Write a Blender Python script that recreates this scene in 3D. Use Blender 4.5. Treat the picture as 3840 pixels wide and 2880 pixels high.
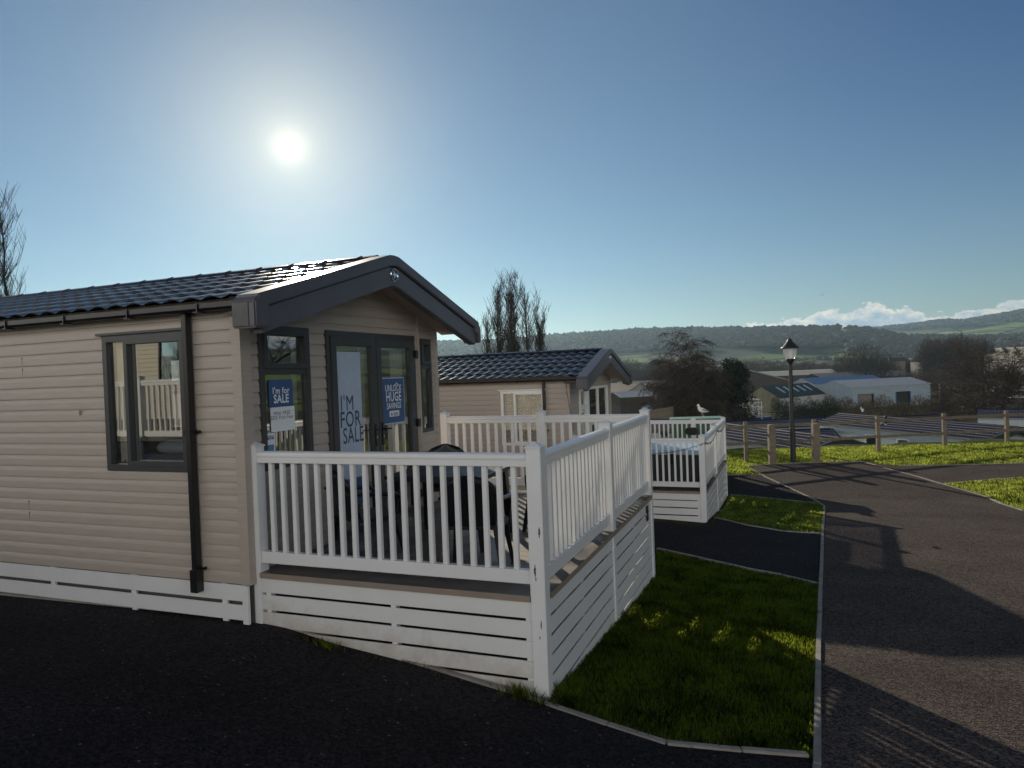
import bpy, bmesh, math, random
import numpy as np
from mathutils import Vector, Matrix, Euler
random.seed(7); rng = np.random.default_rng(7)
for o in list(bpy.data.objects): bpy.data.objects.remove(o, do_unlink=True)
SC = bpy.context.scene
COL = SC.collection
# ------------------------------------------------------------------ camera
FPX, YAW, PITCH, ROLL = 2641.7, 21.505, 0.917, -2.1365
CAM = np.array([1.7994, -5.0975, 1.739])
_y, _p, _r = [math.radians(a) for a in (YAW, PITCH, ROLL)]
cF = np.array([-math.sin(_y)*math.cos(_p), math.cos(_y)*math.cos(_p), -math.sin(_p)])
_r0 = np.cross(cF, [0, 0, 1]); _r0 /= np.linalg.norm(_r0); _u0 = np.cross(_r0, cF)
cR = math.cos(_r)*_r0 + math.sin(_r)*_u0; cU = -math.sin(_r)*_r0 + math.cos(_r)*_u0
cam = bpy.data.objects.new('camera', bpy.data.cameras.new('camera')); COL.objects.link(cam)
cam.data.sensor_width = 36; cam.data.lens = FPX/3840*36; cam.data.clip_end = 40000; cam.data.clip_start = .05
cam.matrix_world = Matrix(((cR[0], cU[0], -cF[0], CAM[0]), (cR[1], cU[1], -cF[1], CAM[1]), (cR[2], cU[2], -cF[2], CAM[2]), (0, 0, 0, 1)))
SC.camera = cam
# ------------------------------------------------------------------ sky and sun
SUND = Vector((-0.591, 0.748, 0.302)).normalized()
SUN_EL = math.asin(SUND.z); SUN_AZ = math.atan2(SUND.x, SUND.y)
W = bpy.data.worlds.new('World'); SC.world = W; W.use_nodes = True
nt = W.node_tree; nt.nodes.clear()
def N(t, **k):
    n = nt.nodes.new(t)
    for a, b in k.items(): setattr(n, a, b)
    return n
def L(a, b): nt.links.new(a, b)
def M(op, a, b=None, c=None, clamp=False):
    n = nt.nodes.new('ShaderNodeMath'); n.operation = op; n.use_clamp = clamp
    for i, v in enumerate((a, b, c)):
        if v is None: continue
        if isinstance(v, (int, float)): n.inputs[i].default_value = v
        else: nt.links.new(v, n.inputs[i])
    return n.outputs[0]
def MIXC(f, a, b, bt='MIX'):
    n = nt.nodes.new('ShaderNodeMix'); n.data_type = 'RGBA'; n.blend_type = bt
    for i, v in ((0, f), (6, a), (7, b)):
        if isinstance(v, (int, float)): n.inputs[i].default_value = v
        elif isinstance(v, tuple): n.inputs[i].default_value = (*v, 1)
        else: nt.links.new(v, n.inputs[i])
    return n.outputs[2]
SKY_STR = 0.075; REAR = 0.55; FILL_BAND = 33.0
sky = N('ShaderNodeTexSky', sky_type='NISHITA', sun_disc=False, sun_elevation=SUN_EL, sun_rotation=SUN_AZ, altitude=50, air_density=1.0, dust_density=0.0, ozone_density=2.0)
tc = N('ShaderNodeTexCoord'); dirv = tc.outputs['Generated']
dp = N('ShaderNodeVectorMath', operation='DOT_PRODUCT'); L(dirv, dp.inputs[0]); dp.inputs[1].default_value = SUND
ang = M('ARCCOSINE', M('MINIMUM', dp.outputs['Value'], 1.0))
g1 = M('ADD', M('MULTIPLY', M('EXPONENT', M('MULTIPLY', M('POWER', M('MULTIPLY', ang, 7.8), 1.5), -1.0)), 6.6), M('MULTIPLY', M('EXPONENT', M('MULTIPLY', ang, -4.0)), .7))
g2 = M('MULTIPLY', M('EXPONENT', M('MULTIPLY', ang, -75.0)), 14.0)
g3 = M('MULTIPLY', M('LESS_THAN', ang, 0.0150), 60.0)
glow = M('ADD', M('ADD', g1, g2), g3)
gcol = N('ShaderNodeVectorMath', operation='SCALE'); gcol.inputs[0].default_value = (1.0, .86, .52); L(glow, gcol.inputs['Scale'])
sx = N('ShaderNodeSeparateXYZ'); L(dirv, sx.inputs[0])
# sky tint: calmer horizon, deeper zenith
elv = M('ARCSINE', sx.outputs[2])
def SMO(a, b, v):
    n = nt.nodes.new('ShaderNodeMapRange'); n.interpolation_type = 'SMOOTHSTEP'; n.inputs[1].default_value = a; n.inputs[2].default_value = b; L(v, n.inputs[0]); return n.outputs[0]
skyc = MIXC(1.0, sky.outputs[0], (0.66, 0.775, 0.85), 'MULTIPLY')
skyc = MIXC(M('MULTIPLY', SMO(.45, .95, ang), SMO(.12, .45, elv)), skyc, MIXC(1.0, skyc, (.60, .74, .94), 'MULTIPLY'))
skyc = MIXC(SMO(1.2, 1.9, ang), skyc, MIXC(1.0, skyc, (REAR*1.12, REAR, REAR*.86), 'MULTIPLY'))
# added fill light low in the unseen sky behind the camera, for shaded fronts
dq = N('ShaderNodeVectorMath', operation='DOT_PRODUCT'); L(dirv, dq.inputs[0]); dq.inputs[1].default_value = (.05, -.999, 0)
band = M('MULTIPLY', SMO(-.05, .75, dq.outputs['Value']), M('SUBTRACT', 1.0, SMO(.22, .62, elv)))
bcol = N('ShaderNodeVectorMath', operation='SCALE'); bcol.inputs[0].default_value = (FILL_BAND, FILL_BAND*.94, FILL_BAND*.86); L(band, bcol.inputs['Scale'])
badd = N('ShaderNodeVectorMath', operation='ADD'); L(skyc, badd.inputs[0]); L(bcol.outputs[0], badd.inputs[1]); skyc = badd.outputs[0]
base = N('ShaderNodeVectorMath', operation='ADD'); L(skyc, base.inputs[0]); L(gcol.outputs[0], base.inputs[1])
# cumulus bank low over the right horizon, laid out by compass direction and elevation
az = M('ARCTAN2', sx.outputs[0], sx.outputs[1]); el = M('ARCSINE', sx.outputs[2])
cv = N('ShaderNodeCombineXYZ'); L(M('MULTIPLY', az, 1.0), cv.inputs[0]); L(M('MULTIPLY', el, 1.7), cv.inputs[1])
def NOISE(scale, det, rough=.6, off=0):
    n = N('ShaderNodeTexNoise'); n.inputs['Scale'].default_value = scale; n.inputs['Detail'].default_value = det; n.inputs['Roughness'].default_value = rough
    if off:
        a = N('ShaderNodeVectorMath', operation='ADD'); a.inputs[1].default_value = (off, off*.37, .2); L(cv.outputs[0], a.inputs[0]); L(a.outputs[0], n.inputs['Vector'])
    else: L(cv.outputs[0], n.inputs['Vector'])
    return n.outputs[0]
n1 = NOISE(34, 10, .62); n2 = NOISE(70, 9, .66, 3.1)
ramp = N('ShaderNodeValToRGB'); L(M('ADD', M('MULTIPLY', az, 1.0), 0.5), ramp.inputs[0])
# bank top elevation (in rad*10) against azimuth+0.5
AZS = [(-.09, 0.), (-.07, .54), (-.03, .58), (.01, .64), (.05, .70), (.075, .75), (.12, .71), (.16, .60), (.185, .53), (.2, .60), (.22, .66), (.25, .62), (.3, .7), (.5, .7)]
er = ramp.color_ramp; er.elements[0].position = 0; er.elements[0].color = (0, 0, 0, 1); er.elements[1].position = AZS[-1][0]+.5; er.elements[1].color = (AZS[-1][1],)*3+(1,)
for a_, v_ in AZS[:-1]:
    e_ = er.elements.new(a_+.5); e_.color = (v_, v_, v_, 1)
top = M('MULTIPLY', ramp.outputs[0], 0.092)
hgt = M('SUBTRACT', M('ADD', top, M('MULTIPLY', M('SUBTRACT', n1, .5), .05)), el)          # >0 inside the bank
cmask = M('MULTIPLY', M('MULTIPLY', M('SMOOTH_MIN', M('MULTIPLY', hgt, 420.0), 1.0, .1), 1.0, clamp=True), M('GREATER_THAN', ramp.outputs[0], .02), clamp=True)
puff = M('MULTIPLY', M('SUBTRACT', n2, .42), 5.0, clamp=True)
rim = M('SUBTRACT', 1.0, M('MULTIPLY', hgt, 55.0), clamp=True)
lum = M('MULTIPLY', M('ADD', M('MULTIPLY', rim, .6), M('MULTIPLY', M('MULTIPLY', puff, M('SUBTRACT', 1.25, M('MULTIPLY', hgt, 28.0), clamp=True)), .62)), 1.0, clamp=True)
CLOUD_DARK, CLOUD_LIT = (4.0, 5.9, 7.6), (12.0, 11.2, 9.6)
ccol = MIXC(lum, CLOUD_DARK, CLOUD_LIT)
fin = MIXC(M('MULTIPLY', cmask, .95), base.outputs[0], ccol)
bg = N('ShaderNodeBackground'); bg.inputs[1].default_value = SKY_STR; L(fin, bg.inputs[0])
wo = N('ShaderNodeOutputWorld'); L(bg.outputs[0], wo.inputs[0])
sun = bpy.data.objects.new('sun', bpy.data.lights.new('sun', 'SUN')); COL.objects.link(sun)
sun.data.energy = 5.0; sun.data.angle = math.radians(.5); sun.data.color = (1.0, .87, .68)
sun.rotation_euler = SUND.to_track_quat('Z', 'Y').to_euler()
SC.view_settings.view_transform = 'Standard'; SC.view_settings.look = 'None'; SC.view_settings.gamma = 1; SC.view_settings.exposure = 0.0
SC.render.engine = 'CYCLES'; SC.cycles.volume_bounces = 0; SC.cycles.max_bounces = 8; SC.cycles.transparent_max_bounces = 16

# ------------------------------------------------------------------ helpers
def ray(u, v): return cF*FPX + cR*(u-1920) - cU*(v-1440)
def at(u, v, D): return CAM + ray(u, v)/FPX*D
def onx(u, v, x): d = ray(u, v); return CAM + d*(x-CAM[0])/d[0]
def ony(u, v, y): d = ray(u, v); return CAM + d*(y-CAM[1])/d[1]

GY = [(-30, 1.4), (-12, .45), (-5, -.30), (-2, -.60), (0, -.80), (2.3, -1.0), (4.6, -1.15), (10, -1.50), (12.4, -1.74), (15, -1.86), (19, -1.78), (23, -1.70), (30, -1.66)]
GF = [(0, -1.7), (29, -1.8), (31, -3.4), (34, -5.3), (60, -7.2), (100, -10), (200, -14), (280, -16), (600, -21), (1200, -16)]
def interp(T, x): return np.interp(x, [a for a, b in T], [b for a, b in T])
def sm(a, b, x): t = np.clip((x-a)/(b-a), 0, 1); return t*t*(3-2*t)
def gnear(x, y):
    z = interp(GY, y)
    l = np.clip(-x, 0, 2.9)*.108*(1-sm(3, 8, y)) + np.clip(-x, 0, 3)*.05*sm(3, 8, y)
    z = z + l - np.clip(x-.0, 0, 2)*.068*(1-sm(6, 14, y))
    # level platform under the near caravan
    w = np.clip((-2.0-x)/1.0, 0, 1)
    z = z*(1-w*sm(-1.5, -.3, y)*(1-sm(4, 7, y))) + (-.47)*w*sm(-1.5, -.3, y)*(1-sm(4, 7, y))
    return z
RIDGE1 = [(-50, 95), (-32, 95), (-27.5, 108), (-24, 104), (-21, 108), (-18.5, 113), (-15.4, 117), (-11.2, 122), (-7.1, 117), (-4.2, 110), (-3.0, 117), (.6, 111), (4.3, 104), (5.8, 92), (8, 62), (13, 50), (20, 40), (40, 35)]
RIDGE2 = [(-50, 150), (-38, 240), (-29, 268), (-25, 225), (-20, 180), (-5, 165), (4, 178), (6.6, 198), (7.8, 204), (9.2, 218), (10.3, 224), (11.2, 214), (12.5, 230), (14.5, 255), (17, 268), (25, 268), (40, 240)]
def gfar(r, azd, dd):
    z = interp(GF, np.where(r < 70, dd, r))
    h1 = interp(RIDGE1, azd); h2 = interp(RIDGE2, azd)
    a = sm(1150, 2600, r); z = z*(1-a) + h1*a
    b = sm(2800, 5600, r); z = z*(1-b) + h2*b
    c = sm(6000, 9000, r); z = z*(1-c) + 60*c
    return z
def G(x, y):
    x = np.asarray(x, float); y = np.asarray(y, float)
    dx, dy = x-CAM[0], y-CAM[1]; r = np.hypot(dx, dy); azd = np.degrees(np.arctan2(dx, dy))
    back = sm(60, 95, np.abs(azd+5))           # the hill side behind the camera keeps its level
    dd = np.where(r < 45, dx*-math.sin(_y)+dy*math.cos(_y), r); w = sm(28.6, 30.2, dd)
    zn = gnear(x, y); zf = gfar(r, azd, dd)
    zf = zf*(1-back) + back*(np.maximum(zn, 0) + .03*np.minimum(r, 600))
    und = .0
    return zn*(1-w) + zf*w + und
def Gz(x, y): return float(G(x, y))
def gnd(u, v):
    d = ray(u, v); t0 = .5/FPX; t = t0
    lo = 0; step = .05
    s = .5
    while s < 9000:
        p = CAM + d/FPX*s
        if p[2] < Gz(p[0], p[1]): break
        lo = s; s *= 1.02
    hi = s
    for _ in range(30):
        m = (lo+hi)/2; p = CAM + d/FPX*m
        if p[2] < Gz(p[0], p[1]): hi = m
        else: lo = m
    p = CAM + d/FPX*hi
    return (float(p[0]), float(p[1]))

def mat(name, col, rough=.6, metal=0, spec=.5, var=.0, vscale=6, bump=0, bscale=40, col2=None, det=5, coord='Object', stretch=None, sub=0, coat=0):
    m = bpy.data.materials.new(name); m.use_nodes = True; t = m.node_tree; b = t.nodes['Principled BSDF']
    b.inputs['Base Color'].default_value = (*col, 1); b.inputs['Roughness'].default_value = rough; b.inputs['Metallic'].default_value = metal
    b.inputs['Specular IOR Level'].default_value = spec
    if coat: b.inputs['Coat Weight'].default_value = coat; b.inputs['Coat Roughness'].default_value = .08
    c = t.nodes.new('ShaderNodeTexCoord'); src = c.outputs[coord]
    if stretch:
        mp = t.nodes.new('ShaderNodeMapping'); mp.inputs['Scale'].default_value = stretch; t.links.new(src, mp.inputs[0]); src = mp.outputs[0]
    if var or col2:
        n = t.nodes.new('ShaderNodeTexNoise'); n.inputs['Scale'].default_value = vscale; n.inputs['Detail'].default_value = det; n.inputs['Roughness'].default_value = .62
        t.links.new(src, n.inputs['Vector'])
        r = t.nodes.new('ShaderNodeValToRGB'); t.links.new(n.outputs[0], r.inputs[0])
        a = col; d = col2 if col2 else tuple(min(1, x*(1+var)) for x in col)
        if not col2: a = tuple(x*(1-var) for x in col)
        r.color_ramp.elements[0].position = .32; r.color_ramp.elements[0].color = (*a, 1)
        r.color_ramp.elements[1].position = .68; r.color_ramp.elements[1].color = (*d, 1)
        t.links.new(r.outputs[0], b.inputs['Base Color'])
    if bump:
        n2 = t.nodes.new('ShaderNodeTexNoise'); n2.inputs['Scale'].default_value = bscale; n2.inputs['Detail'].default_value = 6
        t.links.new(src, n2.inputs['Vector'])
        bp = t.nodes.new('ShaderNodeBump'); bp.inputs['Strength'].default_value = bump; bp.inputs['Distance'].default_value = .02
        t.links.new(n2.outputs[0], bp.inputs['Height']); t.links.new(bp.outputs[0], b.inputs['Normal'])
    return m

class MB:
    def __init__(s): s.v = []; s.f = []; s.mi = []; s.cur = 0
    def add(s, vs, fs):
        b = len(s.v); s.v.extend([tuple(float(c) for c in p) for p in vs]); s.f.extend([tuple(b+i for i in f) for f in fs]); s.mi.extend([s.cur]*len(fs)); return s
    def box(s, x0, x1, y0, y1, z0, z1):
        return s.add([(x0,y0,z0),(x1,y0,z0),(x1,y1,z0),(x0,y1,z0),(x0,y0,z1),(x1,y0,z1),(x1,y1,z1),(x0,y1,z1)],
                     [(0,3,2,1),(4,5,6,7),(0,1,5,4),(1,2,6,5),(2,3,7,6),(3,0,4,7)])
    def quad(s, a, b, c, d): return s.add([a, b, c, d], [(0, 1, 2, 3)])
    def beam(s, p, q, w, h, up=(0, 0, 1)):
        p = Vector(p); q = Vector(q); d = (q-p).normalized(); sd = d.cross(Vector(up))
        if sd.length < 1e-4: sd = d.cross(Vector((0, 1, 0)))
        sd.normalize(); u = sd.cross(d); a = sd*w/2; b = u*h/2
        return s.add([p-a-b, p+a-b, p+a+b, p-a+b, q-a-b, q+a-b, q+a+b, q-a+b], [(0,3,2,1),(4,5,6,7),(0,1,5,4),(1,2,6,5),(2,3,7,6),(3,0,4,7)])
    def tube(s, pts, rad, n=8, cap=True, sy=1.0):
        pts = [Vector(p) for p in pts]
        if not hasattr(rad, '__len__'): rad = [rad]*len(pts)
        ref = Vector((0, 0, 1)); rings = []; b = len(s.v); prev = None
        for i, p in enumerate(pts):
            d = (pts[min(i+1, len(pts)-1)]-pts[max(i-1, 0)])
            if d.length < 1e-9: d = Vector((0, 0, 1))
            d.normalize()
            if prev is None:
                a = d.cross(ref)
                if a.length < 1e-3: a = d.cross(Vector((1, 0, 0)))
            else: a = prev - d*prev.dot(d)
            if a.length < 1e-6: a = d.cross(Vector((1, .3, 0)))
            a.normalize(); prev = a; c = d.cross(a)
            for k in range(n):
                t = 2*math.pi*k/n; w = p + a*math.cos(t)*rad[i] + c*math.sin(t)*rad[i]*sy
                s.v.append((w.x, w.y, w.z))
        m = len(pts)
        for i in range(m-1):
            for k in range(n):
                k2 = (k+1) % n; s.f.append((b+i*n+k, b+i*n+k2, b+(i+1)*n+k2, b+(i+1)*n+k)); s.mi.append(s.cur)
        if cap:
            s.f.append(tuple(b+k for k in reversed(range(n)))); s.mi.append(s.cur)
            s.f.append(tuple(b+(m-1)*n+k for k in range(n))); s.mi.append(s.cur)
        return s
    def prism(s, prof, axis, a0, a1):
        """closed 2-D profile swept along an axis: x -> prof is (y,z); y -> (x,z); z -> (x,y)"""
        n = len(prof)
        def P(a, q): return {'x': (a, q[0], q[1]), 'y': (q[0], a, q[1]), 'z': (q[0], q[1], a)}[axis]
        return s.add([P(a0, q) for q in prof]+[P(a1, q) for q in prof],
                     [tuple(range(n)), tuple(reversed(range(n, 2*n)))] + [(i, i+n, (i+1) % n+n, (i+1) % n) for i in range(n)])
    def lathe(s, prof, cx=0, cy=0, n=16):
        b = len(s.v)
        for r, z in prof:
            for k in range(n):
                t = 2*math.pi*k/n; s.v.append((cx+r*math.cos(t), cy+r*math.sin(t), z))
        for i in range(len(prof)-1):
            for k in range(n):
                k2 = (k+1) % n; s.f.append((b+i*n+k, b+i*n+k2, b+(i+1)*n+k2, b+(i+1)*n+k)); s.mi.append(s.cur)
        return s
    def holes(s, x0, x1, z0, z1, hs, P):
        """flat rectangle with rectangular holes; P maps (u,w) to a point"""
        us = sorted({x0, x1, *[min(max(h[i], x0), x1) for h in hs for i in (0, 1)]}); ws = sorted({z0, z1, *[min(max(h[i], z0), z1) for h in hs for i in (2, 3)]})
        for i in range(len(us)-1):
            for j in range(len(ws)-1):
                mu, mw = (us[i]+us[i+1])/2, (ws[j]+ws[j+1])/2
                if any(h[0] < mu < h[1] and h[2] < mw < h[3] for h in hs): continue
                s.quad(P(us[i], ws[j]), P(us[i+1], ws[j]), P(us[i+1], ws[j+1]), P(us[i], ws[j+1]))
        return s
    def data(s, name, mats, smooth=False, bevel=0, fix=True):
        me = bpy.data.meshes.new(name); me.from_pydata(s.v, [], s.f)
        for m in (mats if isinstance(mats, (list, tuple)) else [mats]): me.materials.append(m)
        if any(s.mi): me.polygons.foreach_set('material_index', s.mi)
        if fix or bevel:
            bm = bmesh.new(); bm.from_mesh(me)
            if fix: bmesh.ops.recalc_face_normals(bm, faces=bm.faces)
            if bevel: bmesh.ops.bevel(bm, geom=bm.edges[:], offset=bevel, segments=2, affect='EDGES', clamp_overlap=True)
            bm.to_mesh(me); bm.free()
        if smooth: me.polygons.foreach_set('use_smooth', [True]*len(me.polygons))
        me.update(); return me
    def build(s, name, mats, parent=None, **k):
        o = bpy.data.objects.new(name, s.data(name, mats, **k)); COL.objects.link(o); o.parent = parent; return o
def pieces(mb, name, mats, parent, **k):
    """every separate piece collected in mb becomes an object of its own"""
    n = len(mb.v); par = list(range(n))
    def find(a):
        while par[a] != a: par[a] = par[par[a]]; a = par[a]
        return a
    for f in mb.f:
        for i in f[1:]: par[find(i)] = find(f[0])
    grp = {}
    for f in mb.f: grp.setdefault(find(f[0]), []).append(f)
    out = []
    for fs in grp.values():
        ids = sorted({i for f in fs for i in f}); mp = {v: i for i, v in enumerate(ids)}; p = MB(); p.add([mb.v[i] for i in ids], [tuple(mp[i] for i in f) for f in fs]); out.append(p.build(name, mats, parent, **k))
    return out
def tag(o, label=None, cat=None, group=None, kind=None):
    if label: o['label'] = label
    if cat: o['category'] = cat
    if group: o['group'] = group
    if kind: o['kind'] = kind
    return o
def thing(name, label, cat, loc=(0, 0, 0), rz=0, group=None):
    o = bpy.data.objects.new(name, None); COL.objects.link(o); o.location = [float(c) for c in loc]; o.rotation_euler = (0, 0, rz); o.empty_display_size = .2
    return tag(o, label, cat, group)
def inst(name, me, parent, loc=(0, 0, 0), rot=(0, 0, 0)):
    o = bpy.data.objects.new(name, me); COL.objects.link(o); o.parent = parent; o.location = [float(c) for c in loc]; o.rotation_euler = rot; return o
KIDS = {}
def copy_tree(o, parent=None):
    c = o.copy(); COL.objects.link(c); c.parent = parent
    for ch in list(o.children): copy_tree(ch, c)
    return c
def textmesh(txt, size, weight=0., align='CENTER', depth=0.0, sx=1.0):
    cu = bpy.data.curves.new('t', 'FONT'); cu.body = txt; cu.size = size; cu.offset = weight; cu.align_x = align; cu.extrude = depth; cu.resolution_u = 3; cu.space_character = 1.07
    o = bpy.data.objects.new('t', cu); COL.objects.link(o)
    bpy.context.view_layer.update()
    me = bpy.data.meshes.new_from_object(o.evaluated_get(bpy.context.evaluated_depsgraph_get()))
    vs = [v.co.copy() for v in me.vertices]; fs = [tuple(p.vertices) for p in me.polygons]
    bpy.data.objects.remove(o); bpy.data.curves.remove(cu); bpy.data.meshes.remove(me)
    return [(v.x*sx, v.y) for v in vs], fs

# ------------------------------------------------------------------ materials
m_clad = mat('taupe_cladding', (.41, .36, .315), .42, var=.07, vscale=3, stretch=(1.2, 1.2, 14), bump=.12, bscale=18)
m_clad2 = mat('rosy_cladding', (.38, .325, .285), .5, var=.06, vscale=3, stretch=(1.2, 1.2, 14), bump=.1, bscale=18)
m_gclad = mat('grey_green_cladding', (.36, .42, .42), .35, var=.05, vscale=2)
m_cream = mat('cream_panel', (.55, .52, .42), .6, var=.05, vscale=2)
m_anth = mat('anthracite_frame', (.040, .043, .048), .38, var=.08, vscale=5, bump=.03, bscale=300)
m_fascia = mat('anthracite_fascia', (.085, .082, .100), .33, var=.12, vscale=3, bump=.04, bscale=30)
m_blackp = mat('black_plastic', (.008, .008, .010), .3, var=.1)
m_white = mat('white_vinyl', (.72, .73, .74), .32, var=.035, vscale=2.2, bump=.03, bscale=60)
m_whitef = mat('white_frame', (.78, .78, .76), .35, var=.03)
m_tile = mat('charcoal_tile', (.016, .018, .025), .24, spec=.4, var=.35, vscale=1.4, bump=.08, bscale=70)
m_tile2 = mat('navy_tile', (.010, .013, .034), .6, spec=.25, var=.2, vscale=1.2)
m_tedge = mat('tile_lip_grey', (.12, .125, .16), .7); m_edge = mat('tile_edge_grey', (.25, .26, .28), .5)
m_soff = mat('taupe_soffit', (.38, .30, .25), .5, var=.05)
m_int = mat('interior_wall', (.42, .38, .33), .8, var=.05)
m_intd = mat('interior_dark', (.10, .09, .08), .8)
m_sofa = mat('grey_sofa_fabric', (.12, .14, .18), .9, var=.2, vscale=20, bump=.3, bscale=200)
m_curt = mat('cream_curtain', (.70, .68, .60), .9, var=.06, vscale=6)
m_grime = mat('grimy_white_vinyl', (.70, .70, .69), .35, col2=(.73, .74, .74), vscale=2.5, bump=.04)
def _splash():
    t = m_grime.node_tree; b = t.nodes['Principled BSDF']; src = b.inputs['Base Color'].links[0].from_socket; g = t.nodes.new('ShaderNodeNewGeometry'); sp = t.nodes.new('ShaderNodeSeparateXYZ'); t.links.new(g.outputs['Position'], sp.inputs[0])
    n = t.nodes.new('ShaderNodeTexNoise'); n.inputs['Scale'].default_value = 5; n.inputs['Detail'].default_value = 9; n.inputs['Roughness'].default_value = .7; t.links.new(g.outputs['Position'], n.inputs['Vector'])
    a = t.nodes.new('ShaderNodeMath'); a.operation = 'MULTIPLY_ADD'; a.inputs[1].default_value = .10; t.links.new(sp.outputs[0], a.inputs[0]); t.links.new(sp.outputs[2], a.inputs[2])
    a2 = t.nodes.new('ShaderNodeMath'); a2.operation = 'MULTIPLY_ADD'; a2.inputs[1].default_value = -.9; t.links.new(n.outputs[0], a2.inputs[0]); t.links.new(a.outputs[0], a2.inputs[2])
    r = t.nodes.new('ShaderNodeMapRange'); r.inputs[1].default_value = -.96; r.inputs[2].default_value = -1.34; r.inputs[3].default_value = 0; r.inputs[4].default_value = .6; t.links.new(a2.outputs[0], r.inputs[0])
    m = t.nodes.new('ShaderNodeMix'); m.data_type = 'RGBA'; m.inputs[7].default_value = (.34, .25, .17, 1); t.links.new(src, m.inputs[6]); t.links.new(r.outputs[0], m.inputs[0]); t.links.new(m.outputs[2], b.inputs['Base Color'])
_splash()
m_chrome = mat('chrome', (.75, .77, .8), .12, metal=1)
def glassmat(name, refl=.20, tint=(.86, .88, .88)):
    m = bpy.data.materials.new(name); m.use_nodes = True; t = m.node_tree; t.nodes.clear()
    o = t.nodes.new('ShaderNodeOutputMaterial'); mx = t.nodes.new('ShaderNodeMixShader'); g = t.nodes.new('ShaderNodeBsdfGlossy'); tr = t.nodes.new('ShaderNodeBsdfTransparent')
    g.inputs['Roughness'].default_value = .01; g.inputs['Color'].default_value = (.95, .97, .96, 1); tr.inputs['Color'].default_value = (*tint, 1)
    lw = t.nodes.new('ShaderNodeFresnel'); lw.inputs['IOR'].default_value = 1.5
    ma = t.nodes.new('ShaderNodeMath'); ma.operation = 'MULTIPLY_ADD'; ma.inputs[1].default_value = 1.3; ma.inputs[2].default_value = refl; ma.use_clamp = True
    t.links.new(lw.outputs[0], ma.inputs[0]); t.links.new(ma.outputs[0], mx.inputs[0]); t.links.new(tr.outputs[0], mx.inputs[1]); t.links.new(g.outputs[0], mx.inputs[2]); t.links.new(mx.outputs[0], o.inputs[0])
    nz = t.nodes.new('ShaderNodeTexNoise'); nz.inputs['Scale'].default_value = 1.3; bp = t.nodes.new('ShaderNodeBump'); bp.inputs['Strength'].default_value = .04; bp.inputs['Distance'].default_value = .02
    t.links.new(nz.outputs[0], bp.inputs['Height']); t.links.new(bp.outputs[0], g.inputs['Normal'])
    return m
m_glass = glassmat('window_glass')
# lace net curtain: rings of thread with the gaps cut away
def lacemat():
    m = bpy.data.materials.new('lace_curtain'); m.use_nodes = True; t = m.node_tree; b = t.nodes['Principled BSDF']
    b.inputs['Base Color'].default_value = (.75, .72, .62, 1); b.inputs['Roughness'].default_value = .9
    c = t.nodes.new('ShaderNodeTexCoord'); v = t.nodes.new('ShaderNodeTexVoronoi'); v.inputs['Scale'].default_value = 9; t.links.new(c.outputs['Object'], v.inputs['Vector'])
    w = t.nodes.new('ShaderNodeMath'); w.operation = 'SINE'; k = t.nodes.new('ShaderNodeMath'); k.operation = 'MULTIPLY'; k.inputs[1].default_value = 22
    t.links.new(v.outputs['Distance'], k.inputs[0]); t.links.new(k.outputs[0], w.inputs[0])
    r = t.nodes.new('ShaderNodeMapRange'); r.inputs[1].default_value = -.3; r.inputs[2].default_value = .8; r.inputs[3].default_value = .3; r.inputs[4].default_value = .95
    t.links.new(w.outputs[0], r.inputs[0]); t.links.new(r.outputs[0], b.inputs['Alpha'])
    return m
m_lace = lacemat()

# ------------------------------------------------------------------ static caravans
ROOF_S = .2905                                  # rise per metre
def clad_strips(mb, x0, x1, z0, z1, holes, P, clip=None, pitch=.1165):
    """ship-lap boards; P(u, out, z) -> point; clip(z) -> allowed (u0,u1)"""
    prof = [(0, .016), (.012, .017), (.068, .015), (.092, .010), (.109, .003), (.1165, .002)]
    sc = pitch/.1165; z = z0
    while z < z1-.004:
        lv = [(z+a*sc, o) for a, o in prof if z+a*sc <= z1+1e-6]
        if lv[-1][0] < z1-1e-4 and z+pitch > z1: lv.append((z1, .004))
        if z > z0:                                # under-lip of the board
            lv = [(z, .002)] + lv
        for (za, oa), (zb, ob) in zip(lv[:-1], lv[1:]):
            zm = (za+zb)/2; segs = [(x0, x1)]
            for h in holes:
                if h[2]+.012 < zm < h[3]-.012:
                    ns = []
                    for a, b in segs:
                        if h[1] <= a or h[0] >= b: ns.append((a, b))
                        else:
                            if h[0] > a: ns.append((a, h[0]))
                            if h[1] < b: ns.append((h[1], b))
                    segs = ns
            for a, b in segs:
                if clip:
                    ca, cb = clip(za), clip(zb); a0, b0 = max(a, ca[0]), min(b, ca[1]); a1, b1 = max(a, cb[0]), min(b, cb[1])
                    if b0-a0 < .005 or b1-a1 < .005: continue
                else: a0 = a1 = a; b0 = b1 = b
                mb.quad(P(a0, oa, za), P(b0, oa, za), P(b1, ob, zb), P(a1, ob, zb))
        z += pitch
def frame_ring(mb, u0, u1, w0, w1, t, d0, d1, P):
    """rectangular ring of bars t wide, from depth d0 to d1 outwards"""
    for a, b, c, d in ((u0, u1, w0, w0+t), (u0, u1, w1-t, w1), (u0, u0+t, w0+t, w1-t), (u1-t, u1, w0+t, w1-t)):
        pts = [P(a, d0, c), P(b, d0, c), P(b, d0, d), P(a, d0, d), P(a, d1, c), P(b, d1, c), P(b, d1, d), P(a, d1, d)]
        mb.add(pts, [(0,3,2,1),(4,5,6,7),(0,1,5,4),(1,2,6,5),(2,3,7,6),(3,0,4,7)])
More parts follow.
